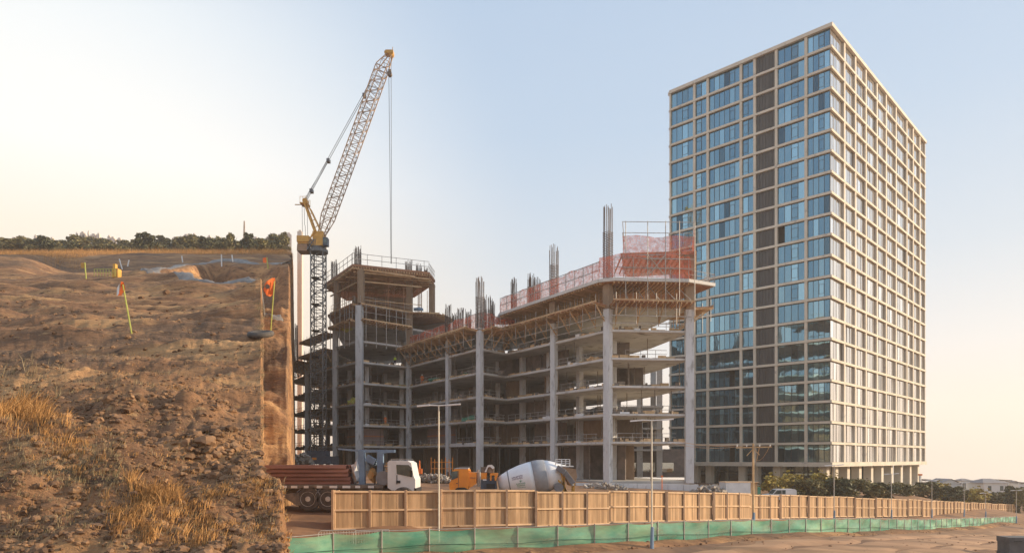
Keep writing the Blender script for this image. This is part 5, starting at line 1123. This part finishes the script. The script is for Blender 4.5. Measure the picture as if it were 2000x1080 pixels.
MB().box(x+.5, y-.3, z, x+1.1, y+.4, z+.9).box(x+.55, y-.2, z+.9, x+.8, y+.2, z+1.4).build('body', M['yellow'], pg)
m = MB()
for k in range(8): m.tube((x-1.1+k*.3, y-.6, z), (x-1.1+k*.3, y-.6, z+.75), .025, 5)
for zz in (.4, .75): m.tube((x-1.1, y-.6, z+zz), (x+1.05, y-.6, z+zz), .025, 5)
m.build('railing', M['polegr'], pg)
# grey sheeting draped on the pit rim
def drape(pth, w_, label):
    P = spline(pth, 18); m = MB(); nw = 9
    for i, p in enumerate(P):
        q = P[min(i+1, len(P)-1)]-P[max(i-1, 0)]; q = q/np.linalg.norm(q); n_ = np.array((q[1], -q[0])); ww = w_*(1+.25*math.sin(i*.7)+.2*rnd.uniform(-1, 1))
        for j in range(nw): s = (j/(nw-1)-.5)*ww; X, Y = p+n_*s; m.v.append((X, Y, Hz(X, Y)+.10+.16*abs(vn(np.array([X*1.5]), np.array([Y*1.5]), 40)[0])+(.0 if 0 < j < nw-1 else -.25)))
    for i in range(len(P)-1):
        for j in range(nw-1): a = i*nw+j; m.f.append((a, a+nw, a+nw+1, a+1))
    tag(m.build('plastic_sheeting', M['plastic'], None, smooth=True), label, 'sheeting')
drape([pt(236, 80.5), pt(290, 86.5), pt(338, 96.5), pt(420, 111), pt(500, 109.5), pt(560, 103.5)], 1.7, 'grey plastic sheeting draped along the far rim of the pit')
drape([pt(262, 77.5), pt(305, 71.5), pt(400, 63.8), pt(500, 60.2), pt(560, 59)], 1.0, 'crumpled grey sheeting weighed down along the near rim of the pit')
x, y = pt(437, 31); tag(lump('dark_lid', (x, y, Hz(x, y)+.03), (.18, .16, .05), 'black', 4), 'dark round lid lying on the dirt below the pit', 'lid') if False else None

# ------------------------------------------------------------------ clods, stones, grass
def scatter_mesh(name, m_, items, label=None, cat=None):
    o = items.build(name, M[m_]); o['kind'] = 'stuff'
    if label: o['label'] = label; o['category'] = cat
    return o
ico = []
for s in range(6):
    rr = random.Random(s); t = (1+5**.5)/2; vv = [Vector(q).normalized() for q in ((-1, t, 0), (1, t, 0), (-1, -t, 0), (1, -t, 0), (0, -1, t), (0, 1, t), (0, -1, -t), (0, 1, -t), (t, 0, -1), (t, 0, 1), (-t, 0, -1), (-t, 0, 1))]
    ff = [(0, 11, 5), (0, 5, 1), (0, 1, 7), (0, 7, 10), (0, 10, 11), (1, 5, 9), (5, 11, 4), (11, 10, 2), (10, 7, 6), (7, 1, 8), (3, 9, 4), (3, 4, 2), (3, 2, 6), (3, 6, 8), (3, 8, 9), (4, 9, 5), (2, 4, 11), (6, 2, 10), (8, 6, 7), (9, 8, 1)]
    mid = {}; v2_ = list(vv); f2 = []
    def mp_(a, b):
        k = (min(a, b), max(a, b))
        if k not in mid: v2_.append(((v2_[a]+v2_[b])/2).normalized()); mid[k] = len(v2_)-1
        return mid[k]
    for a, b, c in ff: x_, y_, z_ = mp_(a, b), mp_(b, c), mp_(c, a); f2 += [(a, x_, z_), (b, y_, x_), (c, z_, y_), (x_, y_, z_)]
    v2_ = [v*(1+rr.uniform(-.28, .22)) for v in v2_]; ico.append((v2_, f2, vv, ff))
def clod(m, x, y, z, r, big=False):
    vs_, fs_, lv, lf = ico[rnd.randint(0, 5)]; 
    if not big: vs_, fs_ = lv, lf
    i = len(m.v); a = rnd.uniform(0, 6.28); ca, sa = math.cos(a), math.sin(a); sx, sy, sz = r*rnd.uniform(.8, 1.3), r*rnd.uniform(.7, 1.1), r*rnd.uniform(.5, .85)
    for v in vs_: X = v.x*ca-v.y*sa; Y = v.x*sa+v.y*ca; m.v.append((x+X*sx, y+Y*sy, z+v.z*sz+.2*r*rnd.uniform(-.2, .2)))
    m.f += [tuple(i+k for k in f) for f in fs_]
def batch(pts_): 
    a = np.array(pts_); return Hc(a[:, 0], a[:, 1])
m = MB(); pts_ = []; rs = []
for _ in range(380):                           # the clod ridge beside the truck
    t = rnd.random(); px = 330+200*t+rnd.gauss(0, 12); py = 905+35*t+rnd.gauss(0, 16); X, Y = P0(px, max(860, py)); pts_.append((X, Y)); rs.append(min(.16, .015+abs(rnd.gauss(0, .04))))
for _ in range(3600):
    px = rnd.uniform(-10, 570); py = rnd.uniform(770, 1150); X, Y = P0(px, py); pts_.append((X, Y)); rs.append(.012+abs(rnd.gauss(0, .022)))
for _ in range(500):
    px = rnd.uniform(0, 330)+rnd.gauss(0, 20); py = 830+px*.1+rnd.gauss(0, 22); X, Y = P0(px, py); pts_.append((X, Y)); rs.append(.015+abs(rnd.gauss(0, .03)))
for _ in range(900):
    px = rnd.uniform(-20, 480); py = rnd.uniform(570, 820); X, Y = P0(px, py); pts_.append((X, Y)); rs.append((.0012+abs(rnd.gauss(0, .0013)))*Y)
for (X, Y), r, z in zip(pts_, rs, batch(pts_)): clod(m, X, Y, z+r*.06, r, r > .05)
scatter_mesh('soil_clods', 'clod', m)
for k, (px, py, r, lb) in enumerate(((463, 940, .20, 'large rounded earth clod nearest the truck wheels'), (432, 900, .24, 'big brown clod on top of the dirt ridge left of the piles'), (388, 890, .19, 'rounded clod at the upper end of the dirt ridge'), (404, 922, .15, 'lumpy clod halfway down the dirt ridge'), (478, 918, .17, 'dark clod touching the tail of the truck'), (306, 868, .12, 'pointed reddish clod standing alone left of the dirt ridge'))):
    X, Y = P0(px, py); o = lump('earth_clod', (X, Y, zp(py, Y)+.02), (r, r*.85, r*.8), 'clod', k+20, .22, 3); tag(o, lb, 'clod')
m = MB(); Q = []
for _ in range(1500):
    t = rnd.random()**1.3; i_ = int(t*(len(gp)-2)); a_, b_ = gp[i_], gp[i_+1]; f_ = rnd.random(); k_ = abs(rnd.gauss(0, .5)); dd_ = (b_[1]-a_[1], -(b_[0]-a_[0])); ln_ = math.hypot(*dd_)
    Q.append((a_[0]+(b_[0]-a_[0])*f_+dd_[0]/ln_*(k_+.1), a_[1]+(b_[1]-a_[1])*f_+dd_[1]/ln_*(k_+.1)))
for _ in range(700): Y = rnd.uniform(24, 60); Q.append((rnd.uniform(-.15, .78)*Y, Y))
qa = np.array(Q); qz = G(qa[:, 0], qa[:, 1])+fbm(qa[:, 0]/6, qa[:, 1]/6, 3, 21)*.14
for (X, Y), z in zip(Q, qz): r = .015+abs(rnd.gauss(0, .035)); clod(m, X, Y, z+.3*r+.04, r)
scatter_mesh('verge_clods', 'dirt', m)
def blades(m, x, y, z, h_, n_, spread, lean=(.25, 0)):
    for _ in range(n_):
        a = rnd.uniform(0, 6.28); r = spread*rnd.random()**.5; bx_, by_ = x+math.cos(a)*r, y+math.sin(a)*r; hh = h_*rnd.uniform(.45, 1.1); w_ = .006+.012*h_
        lx = lean[0]*hh+rnd.gauss(0, .28)*hh; ly = rnd.gauss(0, .25)*hh; px_ = -math.sin(a)*w_/2; py_ = math.cos(a)*w_/2; i = len(m.v)
        m.v += [(bx_-px_, by_-py_, z), (bx_+px_, by_+py_, z), (bx_+lx*.4+px_*.8, by_+ly*.4+py_*.8, z+hh*.6), (bx_+lx*.4-px_*.8, by_+ly*.4-py_*.8, z+hh*.6), (bx_+lx, by_+ly, z+hh*rnd.uniform(.85, 1))]
        m.f += [(i, i+1, i+2, i+3), (i+3, i+2, i+4)]
def tufts(m, regs):
    P = []; hs = []
    for (px0, px1, py0, py1, n_, h0, h1, nb_l, sp) in regs:
        for _ in range(n_):
            px = rnd.uniform(px0, px1); py = rnd.uniform(py0, py1)
            X, Y = P0(px, py); P.append((X, Y)); hs.append((rnd.uniform(h0, h1), nb_l, sp))
    for (X, Y), (h_, nb_l, sp), z in zip(P, hs, batch(P)): blades(m, X, Y, z-.02, h_, nb_l, sp, (.3, 0))
m = MB()
tufts(m, [(-60, 85, 835, 870, 120, .25, .66, 26, .13), (-60, 130, 862, 900, 90, .08, .3, 18, .16), (205, 300, 1005, 1095, 70, .06, .2, 22, .1), (240, 420, 1015, 1095, 120, .05, .18, 22, .12), (290, 350, 1000, 1040, 40, .1, .27, 22, .06), (250, 345, 985, 1010, 30, .15, .3, 20, .06), (80, 165, 885, 915, 40, .06, .16, 20, .08), (395, 530, 985, 1020, 60, .04, .11, 20, .08), (500, 570, 985, 1030, 40, .04, .10, 18, .07), (430, 600, 1040, 1095, 90, .04, .10, 18, .08), (0, 215, 905, 1000, 60, .04, .12, 16, .09), (440, 560, 955, 990, 20, .03, .07, 14, .05), (130, 200, 935, 960, 25, .05, .12, 16, .08), (230, 520, 900, 1000, 260, .02, .08, 10, .1), (0, 200, 960, 1095, 160, .02, .08, 10, .1), (200, 500, 690, 830, 260, .03, .10, 8, .3), (60, 330, 880, 930, 120, .02, .08, 10, .08)])
scatter_mesh('dry_grass', 'straw', m)
m = MB()
tufts(m, [(-40, 240, 880, 1000, 800, .03, .12, 10, .1), (0, 560, 940, 1110, 1000, .02, .09, 9, .1), (100, 500, 800, 940, 600, .02, .07, 8, .1), (-20, 480, 600, 800, 900, .03, .12, 7, .4), (0, 300, 760, 860, 120, .04, .16, 7, .1), (0, 420, 1000, 1095, 120, .03, .1, 8, .1), (0, 120, 740, 800, 30, .3, .6, 5, .05), (280, 560, 850, 930, 90, .03, .08, 7, .1)])
Q = []
for _ in range(420): Y = rnd.uniform(9.5, 34); Q.append(((-.3622-abs(rnd.gauss(0, .004)))*Y, Y))
for (X, Y), z in zip(Q, batch(Q)): blades(m, X, Y, z-.03, rnd.uniform(.003, .006)*Y, 9, .006*Y, (.5, 0))
for _ in range(260):
    Y = rnd.uniform(42, 70); X = rnd.uniform(-.372, -.322)*Y; Q = [(X, Y)]; blades(m, X, Y, float(batch(Q)[0])-.03, rnd.uniform(.15, .5), 8, .4, (.2, 0))
scatter_mesh('dry_weeds', 'greyweed', m)
m = MB(); P = []
for _ in range(5500): Y = rnd.uniform(126, 150); P.append((rnd.uniform(-.80, -.30)*Y, Y))
for _ in range(600): Y = rnd.uniform(100, 124); P.append((rnd.uniform(-.80, -.62)*Y, Y))
for (X, Y), z in zip(P, batch(P)): blades(m, X, Y, z-.05, rnd.uniform(.7, 1.5), 6, .8)
for v_i in range(0): pass
scatter_mesh('golden_field_grass', 'straw', m)

# ------------------------------------------------------------------ trees and bushes
def crown_mesh(seed, nleaf, m_, clumps=16, flat=.8, leaf=.06, spiky=0):
    rr = random.Random(seed); m = MB(); cl = []
    for _ in range(clumps):
        a = rr.uniform(0, 6.28); r = rr.random()**.5*.36; zz = rr.uniform(.12, .86); k = 1-abs(zz-.45)*.9
        cl.append((math.cos(a)*r*k, math.sin(a)*r*k, zz, rr.uniform(.10, .20)))
    for _ in range(nleaf):
        c = rr.choice(cl); v = Vector((rr.gauss(0, 1), rr.gauss(0, 1), rr.gauss(0, 1))).normalized()*c[3]*(rr.random()**.33); p = Vector((c[0], c[1], c[2]))+Vector((v.x, v.y, v.z*flat))
        if spiky and rr.random() < .3: p.z += rr.random()*spiky
        if p.z < 0.01: p.z = .01+rr.random()*.05
        n_ = Vector((rr.gauss(0, 1), rr.gauss(0, 1), rr.gauss(0, 1)+.5)).normalized(); x = n_.orthogonal().normalized(); y = n_.cross(x); s = leaf*rr.uniform(.6, 1.3); x *= s; y *= s*rr.uniform(.4, .8)
        m.quad(p-x, p-y, p+x, p+y)
    return m.mesh('crown', M[m_])
def trunk_mesh(seed):
    rr = random.Random(seed); m = MB().tube((0, 0, -.06), (.01, 0, .30), .030, 7, r2=.02)
    for k in range(5): a = k*1.26+rr.random(); m.tube((.01, 0, .2+.03*k), (math.cos(a)*.22, math.sin(a)*.22, .5+rr.random()*.2), .012, 5, r2=.005)
    return m.mesh('trunk', M['bark'])
TR = [crown_mesh(1, 1500, 'leaf', 18), crown_mesh(2, 1500, 'leaf2', 16), crown_mesh(3, 1300, 'leaf', 12, leaf=.055), crown_mesh(4, 1400, 'leaf2', 22, leaf=.055), crown_mesh(5, 1300, 'leafy', 14, spiky=.18, leaf=.05), crown_mesh(6, 1600, 'leaf2', 14, spiky=.12, leaf=.05)]
TK = [trunk_mesh(1), trunk_mesh(2)]
def tree(x, y, z, wd, hh, kind, label, name='tree', cat='tree', group=None):
    t = thing(name, label, cat, (x, y, z), rz=rnd.uniform(0, 6), group=group)
    inst('crown', TR[kind], t, scale=(wd*1.15, wd*1.15, hh)); inst('trunk', TK[kind % 2], t, scale=(hh, hh, hh)); return t
P = []
for i in range(64): u = -.78+.448*i/63+rnd.uniform(-.006, .006); Y = rnd.uniform(186, 215); P.append((u*Y, Y))
for i in range(46): u = -.78+.448*i/45+rnd.uniform(-.008, .008); Y = rnd.uniform(222, 250); P.append((u*Y, Y))
for (X, Y), z in zip(P, batch(P)):
    s = rnd.choice((3.6, 4.6, 5.0, 5.6, 7.2))*rnd.uniform(.85, 1.1) if Y > 218 else rnd.choice((2.2, 3.0, 3.8, 4.8))*rnd.uniform(.85, 1.1); u = X/Y
    if Y < 218 and -.655 < u < -.46 and rnd.random() < .7: s *= .6
    kd = rnd.choice((0, 1, 2, 3, 1, 3)); zone = ('at the left edge', 'behind the brown field', 'around the round dark tree', 'left of the radio mast', 'near the crane')[min(4, int((u+.785)/.098))]
    tree(X, Y, z-.2, s*rnd.uniform(1.0, 1.6), s, kd, ('dark', 'olive', 'dark narrow', 'olive bushy')[kd]+' tree in the '+('back' if Y > 218 else 'front')+' row of the wooded ridge '+zone, group='trees in the band along the ridge')
P = []
for i in range(56): u = -.78+.448*i/55+rnd.uniform(-.006, .006); Y = rnd.uniform(176, 186); P.append((u*Y, Y))
for (X, Y), z in zip(P, batch(P)):
    u = X/Y
    if -.655 < u < -.46 and rnd.random() < .6: continue
    s_ = rnd.uniform(1.6, 3.0); kd = rnd.choice((3, 5, 1)); zone = ('at the left edge', 'behind the brown field', 'below the round dark tree', 'left of the radio mast', 'near the crane')[min(4, int((u+.785)/.098))]
    tree(X, Y, z-.2, s_*1.6, s_, kd, ('low olive', 'low green', 'small')[(3, 5, 1).index(kd)]+' bush along the foot of the wooded ridge '+zone, 'shrub', 'shrub', group='low bushes along the foot of the ridge trees')
def htree(px, pytop, pybot, wpx, d, kind, label, cat='tree', name='tree'):
    x, y = pt(px, d); z = Hz(x, y); zb_ = min(z, zp(pybot, d)) if cat == 'tree' else z; tree(x, y, z-.2, wpx/F*d, zp(pytop, d)-z+.2, kind, label, name, cat)
htree(283, 453, 490, 46, 178, 0, 'largest round dark tree left of centre on the ridge'); htree(452, 447, 488, 26, 176, 1, 'round headed tree standing proud of the band, left of a pair'); htree(486, 453, 490, 32, 178, 0, 'dark round tree, the middle of three taller ones near the crane'); htree(516, 462, 492, 34, 172, 1, 'olive green tree, right of three taller ones near the crane')
htree(147, 470, 491, 34, 168, 2, 'dark shrub standing alone in the brown field on the left', 'shrub', 'shrub'); htree(92, 465, 497, 40, 172, 0, 'broad dark tree right of the far left clump'); htree(28, 466, 498, 60, 172, 3, 'wide dark tree clump at the left edge of the ridge'); htree(549, 481, 496, 26, 160, 2, 'low dark bush just left of the crane at the field edge', 'shrub', 'shrub'); htree(364, 492, 504, 24, 140, 5, 'pale green low bush on the golden field edge', 'shrub', 'shrub'); htree(556, 452, 492, 30, 186, 3, 'tall round tree nearest the crane deck'); htree(377, 482, 494, 16, 165, 5, 'small yellowish shrub in the field below the round tree', 'shrub', 'shrub')
# right hand bushes: px, distance, top y, width px, kind, label
BS = [(1512, 96, 932, 60, 4, 'yellow leaved bush left of the white van'), (1546, 99, 928, 56, 4, 'tall yellow sprigged bush above the white van'), (1580, 97, 937, 58, 5, 'low olive bush right of the white van'), (1607, 100, 926, 62, 4, 'tall golden bush below the tower corner'), (1640, 98, 934, 58, 0, 'dark bush right of the tower corner lamp'), (1668, 101, 936, 60, 5, 'olive bush under the second ground floor column'),
 (1700, 103, 938, 58, 1, 'green bush under the third ground floor column'), (1728, 106, 944, 46, 2, 'dark low bush left of the tiny pale van'), (1758, 112, 944, 50, 5, 'olive bush in front of the last tower columns'), (1788, 120, 942, 48, 1, 'green bush at the right end of the tower'), (1812, 128, 940, 52, 0, 'dark tree just past the tower edge'), (1838, 134, 938, 48, 4, 'yellow green tree in front of the gabled house'),
 (1862, 128, 942, 56, 0, 'dark green tree left of the hipped roof house'), (1888, 136, 944, 48, 1, 'green tree below the two storey house'), (1912, 130, 949, 52, 4, 'yellow tinged bush in front of the large house'), (1936, 140, 955, 44, 2, 'low dark bush by the distant lamp'), (1958, 138, 948, 44, 1, 'green bush right of the large house'), (1978, 134, 940, 40, 0, 'tall dark tree left of the last roof'), (2004, 130, 946, 46, 5, 'olive tree at the right edge of the picture'), (1598, 104, 940, 70, 0, 'dark bush behind the golden bush at the tower corner')]
for px, d, py, wpx, kd, lb in BS:
    py += 7 if px > 1830 else 0; wpx *= .85 if px > 1830 else 1
    x, y = pt(px, d); z = min(Gz(x, y), zp(968, d)); tree(x, y, z-.3, wpx/F*d*1.15, zp(py, d)-z+.6, kd, lb, 'bush', 'bush', 'bushes and trees in front of the tower and houses')

# ------------------------------------------------------------------ houses, far skyline, radio mast
def house(px, d, wpx, pytop, pyeave, pybot, kind, label):
    x, y = pt(px, d); w_ = wpx/F*d/2; zt, ze = zp(pytop, d), zp(pyeave, d); z0 = zp(pybot, d)-3; h_ = thing('house', label, 'house', (x, y, z0))
    dp = w_*1.1; MB().box(x-w_, y-dp, z0, x+w_, y+dp, ze).build('wall', M['housew'], h_); e = .35; m = MB()
    if kind == 'hip': a = [(x-w_-e, y-dp-e, ze), (x+w_+e, y-dp-e, ze), (x+w_+e, y+dp+e, ze), (x-w_-e, y+dp+e, ze)]; b = [(x-w_*.35, y, zt), (x+w_*.35, y, zt)]; m.quad(a[0], a[1], b[1], b[0]); m.quad(a[2], a[3], b[0], b[1]); m.tri(a[1], a[2], b[1]); m.tri(a[3], a[0], b[0]); m.quad(*a)
    elif kind == 'gable':
        m.quad((x-w_-e, y-dp-e, ze), (x, y-dp-e, zt), (x, y+dp+e, zt), (x-w_-e, y+dp+e, ze)); m.quad((x+w_+e, y+dp+e, ze), (x, y+dp+e, zt), (x, y-dp-e, zt), (x+w_+e, y-dp-e, ze)); MB().prism([(x-w_, y-dp), (x+w_, y-dp), (x+w_, y-dp+.2), (x-w_, y-dp+.2)], ze-.1, ze).build('eaves', M['white'], h_)
        g_ = MB(); g_.tri((x-w_, y-dp-.01, ze), (x+w_, y-dp-.01, ze), (x, y-dp-.01, zt-.1)); g_.build('gable_wall', M['housew'], h_)
    else: m.hexa([(x-w_-e, y-dp-e, ze+.4), (x+w_+e, y-dp-e, ze), (x+w_+e, y+dp+e, ze), (x-w_-e, y+dp+e, ze+.4), (x-w_-e, y-dp-e, zt), (x+w_+e, y-dp-e, ze+.25), (x+w_+e, y+dp+e, ze+.25), (x-w_-e, y+dp+e, zt)])
    m.build('roof', M['roof'], h_); nw = max(2, int(w_*2/2.4))
    for k in range(nw):
        xx = x-w_+(k+.5)*2*w_/nw
        for zz in ((ze-1.9,) if ze-z0 < 7 else (ze-1.9, ze-4.6)): MB().box(xx-.4, y-dp-.05, zz, xx+.4, y-dp+.02, zz+1.2).build('window', M['cglass'], h_)
house(1820, 190, 26, 935, 941, 962, 'flat', 'pale house with a single pitch roof right beside the tower'); house(1843, 180, 40, 934, 944, 962, 'gable', 'grey gabled house behind the trees right of the tower'); house(1881, 185, 19, 934, 937.5, 962, 'hip', 'narrow two storey house with a small hipped roof'); house(1899, 195, 16, 939, 941, 962, 'flat', 'plain pale house wing left of the large house')
house(1927, 175, 46, 934, 942, 962, 'hip', 'large pale house with many windows and a long roof'); house(1950, 205, 26, 935, 938, 962, 'flat', 'grey box topped house behind the large house'); house(1992, 178, 26, 940, 944, 964, 'flat', 'low roofed house at the right edge of the picture'); house(1786, 200, 14, 937, 940, 962, 'flat', 'brown roofed house glimpsed between the tower columns')
house(1976, 230, 14, 938, 941, 962, 'gable', 'small distant house left of the last low roof')
wt = thing('site_sign_post', 'thin post with a small red box under the right corner of the tower', 'post', (*pt(1797, 140), -8)); MB().tube((*pt(1797, 140), -9), (*pt(1797, 140), zp(927, 140)), .25, 8).build('pole', M['white'], wt); MB().box(pt(1794.5, 140)[0], 139.7, zp(928, 140), pt(1800, 140)[0], 140.3, zp(925, 140)).build('box', M['hiviso'], wt)
SK = [(26, 463, 12), (68, 458, 4), (80, 461, 10), (100, 463, 6), (143, 459, 9), (149, 453, 3), (156, 457, 4), (160, 452, 8), (164, 456, 6), (172, 450, 2.2), (181, 456, 10), (191, 455, 6), (212, 459, 5), (219, 462, 8), (232, 464, 8), (311, 459, 8), (341, 462, 10), (362, 457, 9), (378, 455, 5), (408, 459, 6), (424, 461, 10), (522, 462, 8), (534, 457, 10), (545, 457, 9), (556, 453, 6), (563, 454, 8), (498, 462, 10), (585, 449, 9)]
P = [pt(p, 300) for p, _, _ in SK]
for (px, py, wp), (X, Y), z in zip(SK, P, batch(P)):
    wh = 'at the far left' if px < 120 else 'in the tower cluster left of centre' if px < 200 else 'between the cluster and the round tree' if px < 240 else 'right of the round tree' if px < 440 else 'just left of the crane'; sz_ = 'thin' if wp < 4.5 else 'narrow' if wp < 7 else 'wide' if wp >= 10 else 'square'
    b_ = thing('city_building', f'{sz_} hazy pale building on the far skyline {wh}', 'building', (X, Y, z-2), group='far skyline buildings'); w_ = wp/F*300/2; zt = zp(py, 300)
    MB().box(X-w_, Y, z-2, X+w_, Y+2*w_, zt-.6).build('wall', M['haze'], b_); MB().box(X-w_*.5, Y+.2, zt-.6, X+w_*.6, Y+w_, zt).build('roof', M['haze'], b_)
X, Y = pt(477, 290); z = Hz(X, Y); tag(lattice((X, Y, z), (X, Y, zp(432, 290)), .8, .25, .8, .25, 10, .12, .06).build('radio_mast', M['cw']), 'thin radio mast rising behind the trees left of the crane', 'mast')

# ------------------------------------------------------------------ haze
hm = bpy.data.materials.new('haze_air'); hm.use_nodes = True; t_ = hm.node_tree; t_.nodes.clear(); o_ = t_.nodes.new('ShaderNodeOutputMaterial'); v_ = t_.nodes.new('ShaderNodeVolumePrincipled')
v_.inputs['Color'].default_value = (.97, .93, .88, 1); v_.inputs['Density'].default_value = .00042; v_.inputs['Anisotropy'].default_value = .2; t_.links.new(v_.outputs[0], o_.inputs['Volume'])
hz_ = MB().box(-1510, -510, -130, 1710, 1910, 152).build('haze', hm); hz_['kind'] = 'stuff'
scn.cycles.volume_bounces = 1
